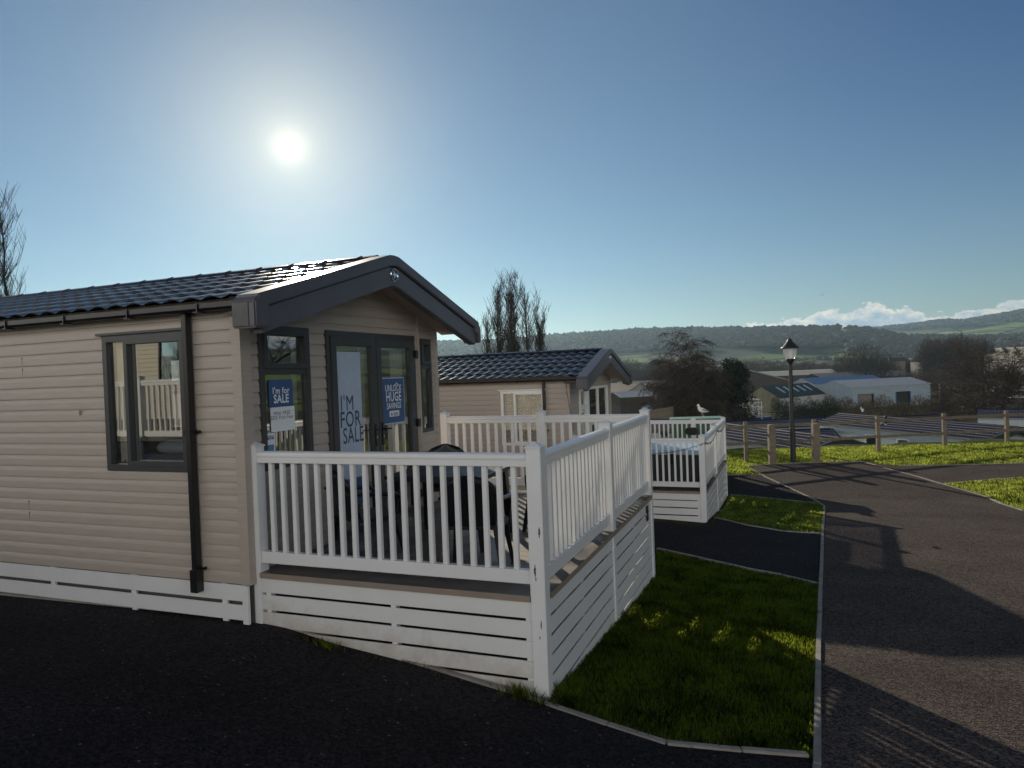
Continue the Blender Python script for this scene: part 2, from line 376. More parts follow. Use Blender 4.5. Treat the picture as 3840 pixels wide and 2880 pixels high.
def bar(mb, u0, u1, w0, w1, d0, d1, P):
    pts = [P(u0, d0, w0), P(u1, d0, w0), P(u1, d0, w1), P(u0, d0, w1), P(u0, d1, w0), P(u1, d1, w0), P(u1, d1, w1), P(u0, d1, w1)]
    mb.add(pts, [(0,3,2,1),(4,5,6,7),(0,1,5,4),(1,2,6,5),(2,3,7,6),(3,0,4,7)])
def window(parent, P, u0, u1, w0, w1, fm, divs=(), t=.065, sill=None, name='window', panes=None, out=.035):
    """frame in the wall; divs = list of ('v',u) / ('h',w,ua,ub); panes = list of sash rectangles"""
    mb = MB(); frame_ring(mb, u0, u1, w0, w1, t, -.03, out, P)
    for s in panes or []:
        frame_ring(mb, s[0], s[1], s[2], s[3], .052, -.02, out+.014, P)
    for d in divs:
        if d[0] == 'v': bar(mb, d[1]-.03, d[1]+.03, w0+t, w1-t, -.03, out-.004, P)
        else: bar(mb, d[2], d[3], d[1]-.03, d[1]+.03, -.03, out-.006, P)
    if sill: bar(mb, u0-.05, u1+.02, w1, w1+.025, 0, out+.03, P)
    f = mb.build(name, fm, parent, bevel=.004)
    g = MB(); g.quad(P(u0+t*.8, -.005, w0+t*.8), P(u1-t*.8, -.005, w0+t*.8), P(u1-t*.8, -.005, w1-t*.8), P(u0+t*.8, -.005, w1-t*.8))
    g.build('pane', m_glass, f, fix=False)
    return f
def curtain(parent, P, u0, u1, w0, w1, d, m, amp=.03, per=.09, name='curtain'):
    mb = MB(); n = max(6, int(abs(u1-u0)/.012)); pts = []
    for i in range(n+1):
        u = u0+(u1-u0)*i/n; o = d+amp*math.sin(2*math.pi*u/per+1.3*math.sin(u*7))
        pts.append((P(u, -o, w0), P(u, -o, w1)))
    for i in range(n): mb.quad(pts[i][0], pts[i+1][0], pts[i+1][1], pts[i][1])
    return mb.build(name, m, parent, fix=False, smooth=True)
def tile_sheet(L0, L1, Wd, side, eave=.17, ridge_z=3.08, wave=.235, res=.029, crs=.33):
    """one slope of pressed-metal pantiles from ridge to eave; side -1: towards y<0"""
    mb = MB(); half = Wd/2; sl = half+eave; nrow = max(3, int(round(sl/crs))); nx = int((L1-L0)/res)
    phs = np.arange(nx+1)/nx*(L1-L0)+L0
    def wv(x): t = (x % wave)/wave; return .019*(math.sin(math.pi*min(t/.62, 1))**1.0) if t < .62 else .0 - .010*math.sin(math.pi*(t-.62)/.38)
    wz = [wv(x) for x in phs]
    rows = []
    for r in range(nrow):
        rows += [(r/nrow, .0), ((r+.97)/nrow, .026), ((r+1)/nrow, .022 if r == nrow-1 else .0)]
    b = len(mb.v)
    for f_, lift in rows:
        d = f_*sl; y = half + side*d; z = ridge_z - ROOF_S*d + lift
        for i, x in enumerate(phs):
            mb.v.append((float(x), y, z+wz[i]))
    for r in range(len(rows)-1):
        for i in range(nx):
            q = (b+r*(nx+1)+i, b+r*(nx+1)+i+1, b+(r+1)*(nx+1)+i+1, b+(r+1)*(nx+1)+i); mb.f.append(q if side < 0 else q[::-1]); mb.mi.append(1 if r % 3 == 1 else 0)
    return mb
def caravan(label, loc, rz=0, length=11.0, Wd=3.78, clad=None, roof=None, fr=None, fasc=None, side_windows=(), group=None, detail=2, front='door', skirt=True, res=.029, flue=None, zb=-.1, bay_eave=True, back_windows=(), gable_mat=None, pipes=True):
    clad = clad or m_clad; roof = roof or m_tile; fr = fr or m_anth; fasc = fasc or m_fascia
    T = thing('static_caravan', label, 'static caravan', loc, rz, group)
    hf = Wd/2; ez = 3.06-ROOF_S*hf           # wall top
    PS = lambda u, o, z: (u, -o, z)           # near long side (u = x)
    PB = lambda u, o, z: (u, Wd+o, z)
    PF = lambda u, o, z: (o, u, z)            # front gable (u = y)
    gz = lambda z: ((0, Wd) if z <= ez else ((z-ez)/ROOF_S, Wd-(z-ez)/ROOF_S))
    sh = [(a, b, c, d) for a, b, c, d, *_ in side_windows]; bh = [(a, b, c, d) for a, b, c, d, *_ in back_windows]
    if front == 'door': fh = [(.21, .957, .90, 2.275), (1.237, 3.153, -.1, 2.27), (3.287, 3.602, .98, 2.243)]
    elif front == 'bay': fh = [(.72, 1.36, .75, 2.2), (1.50, 3.45, .55, 2.2)]
    else: fh = []
    mb = MB(); clad_strips(mb, -length, -.02 if detail > 1 else 0, zb, ez, sh, PS); mb.build('side_wall', clad, T, fix=False)
    mb = MB(); clad_strips(mb, -length, 0, zb, ez, bh, PB)
    mb.build('side_wall', clad, T, fix=False)
    mb = MB(); clad_strips(mb, 0, Wd, zb, 3.04, fh, PF, clip=gz)
    mb.build('gable_wall', gable_mat or clad, T, fix=False)
    mb = MB(); mb.add([(-length, 0, zb), (-length, Wd, zb), (-length, Wd, ez), (-length, hf, 3.05), (-length, 0, ez)], [(0, 1, 2, 3, 4)]); mb.build('rear_wall', clad, T, fix=False)
    if detail > 1:                            # corner trims
        mb = MB()
        mb.prism([(-.075, -.028), (.028, -.028), (.028, .11), (.0, .11), (.0, .0), (-.075, .0)], 'z', zb, ez+.01)
        mb.prism([(-.08, Wd), (0, Wd), (0, Wd-.05), (.028, Wd-.05), (.028, Wd+.028), (-.08, Wd+.028)], 'z', zb, ez+.01)
        pieces(mb, 'corner_trim', clad, T)
        # inner lining, floor and ceiling
        mb = MB(); mb.holes(-length+.05, -.05, 0.02, ez, sh, lambda u, w: (u, .06, w)); mb.holes(-length+.05, -.05, .02, ez, bh, lambda u, w: (u, Wd-.06, w))
        mb.holes(.06, Wd-.06, .02, ez, fh, lambda u, w: (-.06, u, w)); mb.quad((-length, .06, .02), (-.05, .06, .02), (-.05, Wd-.06, .02), (-length, Wd-.06, .02))
        mb.quad((-length, .06, ez-.01), (-.05, .06, ez-.01), (-.05, Wd-.06, ez-.01), (-length, Wd-.06, ez-.01)); mb.quad((-5.6, .06, .02), (-5.6, Wd-.06, .02), (-5.6, Wd-.06, ez), (-5.6, .06, ez))
        mb.build('interior_lining', m_int, T, fix=False)
    # windows
    for i, wn in enumerate(side_windows):
        u0, u1, w0, w1 = wn[:4]; kind = wn[4] if len(wn) > 4 else 'plain'
        if kind == 'main': window(T, PS, u0, u1, w0, w1, fr, divs=(), sill=True, panes=[(u0+.30, u1-.03, w0+.05, w1-.045)])
        elif kind == 'lace':
            window(T, PS, u0, u1, w0, w1, fr, sill=True, panes=[(u0+.32, u1-.03, w0+.04, w1-.04)]); curtain(T, PS, u0+.05, u1-.05, w0+.03, w1-.03, .09, m_lace, .012, .2, 'lace_curtain')
        else: window(T, PS, u0, u1, w0, w1, fr, t=.06)
        if kind in ('plain', 'dark'):
            mb = MB(); mb.quad((u0, .12, w0), (u1, .12, w0), (u1, .12, w1), (u0, .12, w1)); mb.build('blind', m_intd if kind == 'dark' else m_sofa, T, fix=False)
    for wn in back_windows: window(T, PB, *wn[:4], fr, t=.05)
    if front == 'door':
        window(T, PF, *fh[0], fr, divs=[('h', 1.835, .25, .92)], panes=[(.262, .905, 1.862, 2.235)])
        window(T, PF, *fh[2], fr, divs=[('h', 1.86, 3.31, 3.58)], t=.05, panes=[(3.315, 3.575, 1.89, 2.215)])
        mb = MB(); frame_ring(mb, 1.237, 3.153, -.10, 2.27, .06, -.04, .035, PF); mb.build('door_frame', fr, T, bevel=.004)
        for a, b, hu, s in ((1.30, 2.192, 2.12, 1), (2.198, 3.09, 2.27, -1)):
            mb = MB(); frame_ring(mb, a, b, -.04, 2.21, .105, -.02, .045, PF)
            d = mb.build('door', fr, T, bevel=.005)
            g = MB(); g.quad(PF(a+.09, .01, .05), PF(b-.09, .01, .05), PF(b-.09, .01, 2.12), PF(a+.09, .01, 2.12)); g.build('pane', m_glass, d, fix=False)
            h = MB(); bar(h, hu-.02, hu+.02, .93, 1.20, .045, .06, PF); h.tube([(.06, hu, 1.12), (.10, hu, 1.12), (.105, hu-s*.10, 1.12)], .011, 8); h.build('handle', m_blackp, d)
            h = MB(); bar(h, hu-.006, hu+.006, 1.02, 1.05, .06, .064, PF); h.build('keyhole', m_chrome, d)
        mb = MB()
        for z in (2.03, 1.13, .2): bar(mb, 3.10, 3.17, z-.05, z+.05, .036, .075, PF)
        pieces(mb, 'hinge', m_blackp, T, bevel=.004)
        mb = MB(); bar(mb, 3.215, 3.262, -.1, 2.66, 0, .045, PF); mb.build('gable_trim', clad, T, bevel=.003)
        mb = MB(); bar(mb, 3.39, 3.50, .66, .70, .02, .10, PF); mb.tube([(.06, 3.36, .70), (.06, 3.53, .70)], .018, 8); mb.build('outside_tap', m_blackp, T, bevel=.004)
    elif front == 'bay':
        window(T, PF, *fh[0], fr, divs=[('h', 1.72, .76, 1.33)], panes=[(.76, 1.32, 1.75, 2.17)])
        window(T, PF, *fh[1], fr, divs=[('v', 2.46)])
        mb = MB(); bar(mb, 1.36, 1.50, -.1, 2.24, 0, .05, PF); mb.build('bay_post', fr, T, bevel=.003)
        curtain(T, PF, .78, 1.32, .78, 2.17, .10, m_curt, .025, .10); curtain(T, PF, 1.55, 3.4, .6, 2.15, .14, m_intd, .04, .18)
    # roof
    for s in (-1, 1):
        tile_sheet(-length-.05, .30, Wd, s, res=res).build('roof_tiles', [roof, roof if detail > 1 else m_tedge], T, fix=False)
    mb = MB(); mb.prism([(hf-.10, 3.072), (hf-.085, 3.108), (hf, 3.135), (hf+.085, 3.108), (hf+.10, 3.072)], 'x', -length-.06, .31)
    x = .1
    while x > -length and detail > 1:
        mb.prism([(hf-.103, 3.07), (hf-.09, 3.113), (hf, 3.145), (hf+.09, 3.113), (hf+.103, 3.07)], 'x', x-.012, x); x -= .48
    mb.build('ridge_cap', roof, T)
    for yy in ((-.10, -.17), (Wd+.10, Wd+.17)):
        g = MB(); ya, yb = sorted(yy); g.prism([(ya, 2.42), (ya+.012, 2.395), (yb-.012, 2.395), (yb, 2.42), (yb, 2.46), (yb-.006, 2.46), (yb-.006, 2.42), (ya+.006, 2.42), (ya+.006, 2.46), (ya, 2.46)], 'x', -length, .28)
        g.box(-length, .28, min(yy[0], yy[0]*0+(.0 if yy[0] < 0 else Wd)), max(yy[0], (.0 if yy[0] < 0 else Wd)), 2.455, 2.475)
        go = g.build('gutter', m_blackp if detail > 1 else m_edge, T)
        if detail > 1:
            x = -.30
            while x > -length:
                b_ = MB(); b_.box(x-.06, x+.01, ya-.006, yb+.01, 2.382, 2.394); b_.box(x-.012, x, ya-.014, ya-.002, 2.38, 2.475); b_.build('gutter_bracket', m_blackp, go); x -= .86
    # fascia of the front overhang: upper band, lower band, boxed ends, cap sheet
    xf = .54; e0, e1 = -.40, Wd+.40
    def chev(y, drop): return 3.128-drop-ROOF_S*abs(y-hf)*1.0
    def band(mb, d0, d1, x0, x1, ya, yb, round_=.0):
        k = .10
        topp = [(ya, chev(ya, d0)), (hf-k, chev(hf-k, d0)), (hf, chev(hf, d0)-.022), (hf+k, chev(hf+k, d0)), (yb, chev(yb, d0))]
        bot = [(yb, chev(yb, d1)), (hf+k, chev(hf+k, d1)), (hf, chev(hf, d1)-.015), (hf-k, chev(hf-k, d1)), (ya, chev(ya, d1))]
        n = 5; mb.v.extend([(x0, *p) for p in topp+bot]+[(x1, *p) for p in topp+bot]); b = len(mb.v)-20
        for i in range(4):
            mb.f.append((b+i, b+i+1, b+8-i, b+9-i)); mb.f.append((b+10+i, b+10+9-i, b+10+8-i, b+10+i+1)); mb.mi += [0, 0]
        for i in range(10):
            j = (i+1) % 10; mb.f.append((b+i, b+10+i, b+10+j, b+j)); mb.mi.append(0)
    mb = MB(); band(mb, .0, .125, .29, xf, e0+.05, e1-.05); ub = mb.build('fascia_band', fasc, T, bevel=.012)
    mb = MB(); band(mb, .135, .350, .40, xf-.03, e0+.13, e1-.13); mb.build('barge_board', fasc, T, bevel=.008)
    for s, ye in ((-1, e0), (1, e1)):
        a, b = (ye, ye+.18) if s < 0 else (ye-.18, ye); yi = b if s < 0 else a; yo = a if s < 0 else b
        zt = chev(yi, .004); zo = chev(yo, .0)
        pr = [(yo, zo-.28), (yo, zo-.06), (yo-s*.05, zo-.004), (yi, zt), (yi, zo-.20), (yi-s*.0, zo-.28)]
        if s > 0: pr = [(yo, zo-.28), (yo, zo-.08), (yo-.07, zo-.0), (yi, zt), (yi, zo-.13), (yo-.10, zo-.17), (yo-.07, zo-.28)]
        else: pr = [(yo, zo-.27), (yo, zo-.05), (yo+.05, zo-.0), (yi, zt), (yi, zo-.21), (yi-.01, zo-.27)]
        mb = MB(); mb.prism(pr, 'x', .288, xf+.003); mb.build('fascia_end', fasc, T, bevel=.014)
        if detail > 1 and s < 0:
            mb = MB(); mb.box(.305, .475, yo-.007, yo-.001, zo-.255, zo-.06); mb.build('end_panel', mat_endpanel, T, bevel=.002)
    # soffit
    mb = MB()
    for s in (-1, 1):
        y0_, y1_ = hf, (e0+.18 if s < 0 else e1-.18)
        mb.quad((.0, y0_, chev(y0_, .20)), (xf-.05, y0_, chev(y0_, .20)), (xf-.05, y1_, chev(y1_, .20)), (.0, y1_, chev(y1_, .20)))
        ye = 0 if s < 0 else Wd
        mb.quad((.0, ye, 2.40), (xf-.05, ye, 2.40), (xf-.05, y1_, 2.35), (.0, y1_, 2.35))
    mb.build('soffit', m_soff if detail > 1 else fasc, T, fix=False)
    if pipes and detail > 1:
        for px in ((-.60, -.53),):
            mb = MB(); mb.box(px[0]+.012, px[1], -.10, -.03, -.17, 2.40); mb.box(px[0]-.006, px[1]+.006, -.111, -.024, 1.27, 1.33); mb.box(px[0]-.006, px[1]+.006, -.111, -.024, -.19, .02)
            dp_ = mb.build('downpipe', m_pipe, T, bevel=.004)
            mb = MB(); 
            for z in (1.30, .03): mb.box(px[1], px[1]+.05, -.055, -.035, z-.008, z+.008); mb.box(px[1]+.042, px[1]+.056, -.06, -.03, z-.014, z+.014)
            mb.build('pipe_clip', m_blackp, dp_)
    if skirt:
        for z0_, z1_ in ((-.255, -.108), (-.43, -.29)):
            mb = MB(); mb.box(-length, -.02, -.022, -.006, z0_, z1_); mb.build('skirt_board', m_white, T, bevel=.003)
        mb = MB(); x = -.3
        while x > -length: mb.box(x-.03, x+.03, -.006, .02, -.46, -.105); x -= 1.15
        mb.box(-.07, -.004, -.03, -.004, -.46, -.112)
        pieces(mb, 'skirt_batten', m_white, T)
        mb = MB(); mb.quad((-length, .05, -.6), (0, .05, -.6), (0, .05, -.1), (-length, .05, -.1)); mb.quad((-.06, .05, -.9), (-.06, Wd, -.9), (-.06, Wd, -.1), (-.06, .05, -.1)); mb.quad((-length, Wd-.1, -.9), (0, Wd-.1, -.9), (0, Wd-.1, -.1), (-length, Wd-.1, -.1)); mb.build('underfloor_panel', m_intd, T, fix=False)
    else:
        mb = MB()
        mb.quad((-length, .02, -1.2), (0, .02, -1.2), (0, .02, zb), (-length, .02, zb)); mb.quad((-.02, .02, -1.2), (-.02, Wd, -1.2), (-.02, Wd, zb), (-.02, .02, zb)); mb.quad((-length, Wd-.02, -1.2), (0, Wd-.02, -1.2), (0, Wd-.02, zb), (-length, Wd-.02, zb)); mb.build('skirt_panel', clad, T, fix=False)
    if flue is not None:
        d = .62; y = d; z = 3.08-ROOF_S*(hf-d)
        f = MB(); f.lathe([(.075, z-.02), (.075, z+.06), (.055, z+.10)], flue, y, 12); fo = f.build('flue_pipe', m_edge, T, smooth=True)
        f = MB(); f.lathe([(.06, z+.08), (.10, z+.16), (.085, z+.28), (.06, z+.38), (.10, z+.48), (.09, z+.56), (.05, z+.62), (0, z+.64)], flue, y, 12); f.build('flue_cowl', m_blackp, fo, smooth=True)
        f = MB(); f.box(flue-.85, flue-.32, y-.2, y+.15, z-.02, z+.09); f.build('roof_vent', m_edge, T, bevel=.03)
    return T
mat_endpanel = mat('anthracite_gloss_panel', (.085, .09, .095), .15, var=.1)
m_pipe = mat('black_pipe', (.012, .012, .013), .35, var=.1)

# ------------------------------------------------------------------ decks
m_deck = bpy.data.materials.new('wet_composite_decking'); m_deck.use_nodes = True
def _deck():
    t = m_deck.node_tree; b = t.nodes['Principled BSDF']; c = t.nodes.new('ShaderNodeTexCoord'); mp = t.nodes.new('ShaderNodeMapping'); mp.inputs['Scale'].default_value = (1.5, 40, 10)
    t.links.new(c.outputs['Object'], mp.inputs[0]); n = t.nodes.new('ShaderNodeTexNoise'); n.inputs['Scale'].default_value = 3; n.inputs['Detail'].default_value = 6; t.links.new(mp.outputs[0], n.inputs['Vector'])
    r = t.nodes.new('ShaderNodeValToRGB'); r.color_ramp.elements[0].color = (.075, .065, .058, 1); r.color_ramp.elements[1].color = (.17, .15, .135, 1); t.links.new(n.outputs[0], r.inputs[0]); t.links.new(r.outputs[0], b.inputs['Base Color'])
    n2 = t.nodes.new('ShaderNodeTexNoise'); n2.inputs['Scale'].default_value = 2.2; t.links.new(c.outputs['Object'], n2.inputs['Vector'])
    r2 = t.nodes.new('ShaderNodeMapRange'); r2.inputs[1].default_value = .4; r2.inputs[2].default_value = .6; r2.inputs[3].default_value = .34; r2.inputs[4].default_value = .6; t.links.new(n2.outputs[0], r2.inputs[0]); t.links.new(r2.outputs[0], b.inputs['Roughness'])
    bp = t.nodes.new('ShaderNodeBump'); bp.inputs['Strength'].default_value = .35; bp.inputs['Distance'].default_value = .004; t.links.new(n.outputs[0], bp.inputs['Height']); t.links.new(bp.outputs[0], b.inputs['Normal'])
_deck()
m_fasc_b = mat('taupe_deck_edge', (.27, .225, .185), .35, var=.1, vscale=3)
PW = .1223; HP = PW/2
def deck(label, loc, Wy, yC, xA=-2.7471, xE=-3.0698, xF=-1.508, bases=None, group=None, gate=False, board=None):
    T = thing('deck_balustrade', label, 'decking', loc, 0, group)
    ox, oy, oz = loc
    def post(x, y):
        gz = (bases(x, y) if bases else Gz(x+ox, y+oy)-oz)-.04
        mb = MB(); mb.box(x-HP, x+HP, y-HP, y+HP, gz, 1.15)
        p = mb.build('post', m_white, T, bevel=.006)
        c = MB(); c.prism([(-.068, -.068), (.068, -.068), (.068, .068), (-.068, .068)], 'z', 1.147, 1.160)
        c.add([(-.068, -.068, 1.16), (.068, -.068, 1.16), (.068, .068, 1.16), (-.068, .068, 1.16), (0, 0, 1.197)], [(0, 1, 4), (1, 2, 4), (2, 3, 4), (3, 0, 4)])
        o = c.build('post_cap', m_white, p, bevel=.002); o.location = (x, y, 0)
        mb = MB(); mb.box(x-.10, x+.13, y-.10, y+.11, gz-.05, gz+.07 if False else gz+.02); mb.build('concrete_pad', m_conc, T, bevel=.01)
    HB = MB(); HB.box(-.021, .021, -.021, .021, .185, 1.008); bd = HB.data('baluster', m_white, bevel=.004)
    def panel(p, q, off):
        """rails and balusters between two posts; off = sideways shift of the rail face"""
        p = Vector((*p, 0)); q = Vector((*q, 0)); d = (q-p).normalized(); a = p+d*HP; b = q-d*HP; n = Vector((-d.y, d.x, 0))
        ang = math.atan2(d.y, d.x); Ln = (b-a).length
        def sweep(name, prof, e=.0):
            mb = MB(); mb.prism(prof, 'x', -e, Ln+e); o = mb.build(name, m_white, T, bevel=.0025); o.location = a; o.rotation_euler = (0, 0, ang); return o
        top = [(-.045, 1.003), (.045, 1.003), (.045, 1.055), (.054, 1.062), (.054, 1.082)]+[(.054*math.cos(t), 1.082+.026*math.sin(t)) for t in np.linspace(.25, math.pi-.25, 8)]+[(-.054, 1.082), (-.054, 1.062), (-.045, 1.055)]
        sweep('top_rail', [(y+0, z) for y, z in top]); sweep('bottom_rail', [(-.032, .082), (.032, .082), (.032, .188), (-.032, .188)])
        nb = max(3, int(round(Ln/.1255))-1)
        for i in range(nb):
            c = a + d*(Ln*(i+1)/(nb+1)); inst('baluster', bd, T, (c.x, c.y, 0), (0, 0, ang))
    A = (xA-HP, HP); B = (-HP, HP); C_ = (-HP, yC+HP); D = (-HP, Wy-HP); F = (xF-HP, Wy-HP); E_ = (xE-HP, Wy-HP)
    for p in (A, B, C_, D, F, E_): post(*p)
    for p, q in ((A, B), (B, C_), (C_, D), (D, F), (F, E_)): panel(p, q, 0)
    # floor of long boards, edge boards
    wall = -2.80
    mb = MB(); y = .10
    while y < Wy-.12:
        y2 = min(y+.138, Wy-.115); mb.box(wall if y < 3.75 else xE-.1, -.115, y, y2, -.024, 0); y += .144
    pieces(mb, 'floor_board', m_deck, T)
    mb = MB(); mb.box(xA+.002, -PW-.002, -.004, .096, -.026, .0); mb.box(-.111, .004, PW+.002, Wy-PW-.002, -.026, .0); mb.box(xE-.1, -.02, Wy-.108, Wy, -.026, 0)
    mb.box(xA, -PW, -.008, .004, -.046, -.0275); mb.box(-.004, .008, PW, Wy-PW, -.046, -.0275)
    pieces(mb, 'deck_edge_board', m_deck, T)
    mb = MB(); mb.box(xA, -PW, -.0115, -.0085, -.048, .001); mb.box(.0085, .0115, PW, Wy-PW, -.048, .001); pieces(mb, 'edge_strip', m_fasc_b, T)
    # skirt boards
    k = 0
    while k < 9:
        zt = -.050-k*.157; zb_ = zt-.134
        gA = Gz(ox+xA, oy)-oz; gB = Gz(ox, oy)-oz; gD = Gz(ox, oy+Wy)-oz
        if zt > min(gA, gB)-.0:
            mb = MB(); mb.box(xA, -PW, .012, .028, zb_, zt); o = mb.build('skirt_board', board or m_white, T, bevel=.003)
        if zt > min(gB, gD):
            for ya, yb in ((PW, yC), (yC+PW, Wy-PW)):
                if zt > Gz(ox, oy+yb)-oz:
                    mb = MB(); mb.box(-.028, -.012, ya, yb, zb_, zt); mb.build('skirt_board', m_white, T, bevel=.003)
        k += 1
    mb = MB()
    for x in (xA+.06, xA/2, -PW-.03): mb.box(x-.025, x+.025, .028, .09, Gz(ox+x, oy)-oz-.02, -.05)
    for y in (PW+.05, yC/2, yC-.1, yC+PW+.06, (yC+Wy)/2, Wy-PW-.05): mb.box(-.09, -.028, y-.025, y+.025, Gz(ox, oy+y)-oz-.02, -.05)
    for y in np.arange(.2, Wy, .45): mb.box(wall, -.1, y-.022, y+.022, -.17, -.026)
    pieces(mb, 'joist', m_white, T)
    return T
m_conc = mat('concrete_edging', (.27, .25, .225), .85, var=.2, vscale=5, bump=.35, bscale=90)

# ------------------------------------------------------------------ ground sheets
def grassmat(name='ground_grass'):
    m = bpy.data.materials.new(name); m.use_nodes = True; t = m.node_tree; b = t.nodes['Principled BSDF']; b.inputs['Roughness'].default_value = .9; b.inputs['Specular IOR Level'].default_value = .1
    g = t.nodes.new('ShaderNodeNewGeometry')
    def noise(s, d=5, vec=None):
        n = t.nodes.new('ShaderNodeTexNoise'); n.inputs['Scale'].default_value = s; n.inputs['Detail'].default_value = d; t.links.new(vec or g.outputs['Position'], n.inputs['Vector']); return n.outputs[0]
    def ramp(v, stops):
        r = t.nodes.new('ShaderNodeValToRGB'); e = r.color_ramp.elements
        e[0].position, e[0].color = stops[0][0], (*stops[0][1], 1); e[1].position, e[1].color = stops[-1][0], (*stops[-1][1], 1)
        for p, c in stops[1:-1]: x = e.new(p); x.color = (*c, 1)
        t.links.new(v, r.inputs[0]); return r.outputs[0]
    def mix(f, a, b_):
        n = t.nodes.new('ShaderNodeMix'); n.data_type = 'RGBA'; t.links.new(f, n.inputs[0])
        for i, v in ((6, a), (7, b_)):
            if isinstance(v, tuple): n.inputs[i].default_value = (*v, 1)
            else: t.links.new(v, n.inputs[i])
        return n.outputs[2]
    def maprange(v, a, b_, c=0, d=1):
        r = t.nodes.new('ShaderNodeMapRange'); r.inputs[1].default_value = a; r.inputs[2].default_value = b_; r.inputs[3].default_value = c; r.inputs[4].default_value = d; t.links.new(v, r.inputs[0]); return r.outputs[0]
    near = ramp(noise(2.2, 8), [(.30, (.012, .020, .004)), (.5, (.03, .042, .007)), (.72, (.075, .085, .018))])
    # fields: warped voronoi patchwork with hedges; woods from a larger noise
    mp = t.nodes.new('ShaderNodeMapping'); mp.inputs['Scale'].default_value = (.0042, .0060, .004); mp.inputs['Rotation'].default_value = (0, 0, .5)
    wn = t.nodes.new('ShaderNodeTexNoise'); wn.inputs['Scale'].default_value = .004; t.links.new(g.outputs['Position'], wn.inputs['Vector'])
    ws = t.nodes.new('ShaderNodeVectorMath'); ws.operation = 'SCALE'; ws.inputs['Scale'].default_value = 120; t.links.new(wn.outputs['Color'], ws.inputs[0])
    wa = t.nodes.new('ShaderNodeVectorMath'); t.links.new(g.outputs['Position'], wa.inputs[0]); t.links.new(ws.outputs[0], wa.inputs[1]); t.links.new(wa.outputs[0], mp.inputs[0])
    v1 = t.nodes.new('ShaderNodeTexVoronoi'); v1.inputs['Scale'].default_value = 1; t.links.new(mp.outputs[0], v1.inputs['Vector'])
    v2 = t.nodes.new('ShaderNodeTexVoronoi'); v2.feature = 'DISTANCE_TO_EDGE'; v2.inputs['Scale'].default_value = 1; t.links.new(mp.outputs[0], v2.inputs['Vector'])
    sp = t.nodes.new('ShaderNodeSeparateColor'); t.links.new(v1.outputs['Color'], sp.inputs[0])
    fld = ramp(sp.outputs[0], [(.1, (.06, .12, .022)), (.35, (.22, .31, .07)), (.55, (.15, .20, .06)), (.7, (.12, .10, .06)), (.85, (.28, .37, .09))])
    hed = maprange(v2.outputs['Distance'], .05, .09); fld = mix(hed, (.022, .026, .014), fld)
    wood = maprange(noise(.0022, 4), .52, .58); fld = mix(wood, fld, (.026, .030, .018))
    ln = t.nodes.new('ShaderNodeVectorMath'); ln.operation = 'DISTANCE'; ln.inputs[1].default_value = (1.8, -5, 0); t.links.new(g.outputs['Position'], ln.inputs[0])
    scrub = ramp(noise(.12, 6), [(.3, (.020, .028, .012)), (.7, (.05, .055, .03))])
    c1 = mix(maprange(ln.outputs['Value'], 34, 60), near, scrub); c2 = mix(maprange(ln.outputs['Value'], 380, 520), c1, fld)
    t.links.new(c2, b.inputs['Base Color'])
    n3 = noise(55, 5); bp = t.nodes.new('ShaderNodeBump'); bp.inputs['Strength'].default_value = .8; bp.inputs['Distance'].default_value = .03; t.links.new(n3, bp.inputs['Height']); t.links.new(bp.outputs[0], b.inputs['Normal'])
    return m
m_grass = grassmat()
# one sheet out to the horizon: rings round the site, finer where the place is seen
azs = np.concatenate([np.arange(-180, -75, 4.), np.arange(-75, 35, .3), np.arange(35, 180, 4.)]); rs = np.concatenate([[.0], np.geomspace(.6, 60, 110), np.geomspace(62, 14000, 120)])
rr, aa = np.meshgrid(rs, np.radians(azs), indexing='ij'); gx = CAM[0]+rr*np.sin(aa); gy = CAM[1]+rr*np.cos(aa); gz_ = G(gx, gy)
rough = (np.sin(gx*2.1)*np.cos(gy*1.7)+np.sin(gx*.9+gy*1.3))*.012*np.clip((rr-3)/6, 0, 1); gz_ = gz_-.02+rough*(rr < 60)
bumpy = (np.sin(gx*.011+1)*np.cos(gy*.009)*6+np.sin(gx*.023+gy*.017)*3)*sm(900, 1800, rr); gz_ = gz_+bumpy
nr, na = rr.shape; vid = np.arange(nr*na).reshape(nr, na); me = bpy.data.meshes.new('ground')
q = np.stack([vid[:-1, :], vid[1:, :], np.roll(vid, -1, 1)[1:, :], np.roll(vid, -1, 1)[:-1, :]], -1).reshape(-1, 4)
me.from_pydata(np.stack([gx, gy, gz_], -1).reshape(-1, 3).tolist(), [], q[:, ::-1].tolist()); me.materials.append(m_grass); me.polygons.foreach_set('use_smooth', [True]*len(me.polygons)); me.update()
ground = bpy.data.objects.new('ground', me); COL.objects.link(ground); tag(ground, kind='structure')

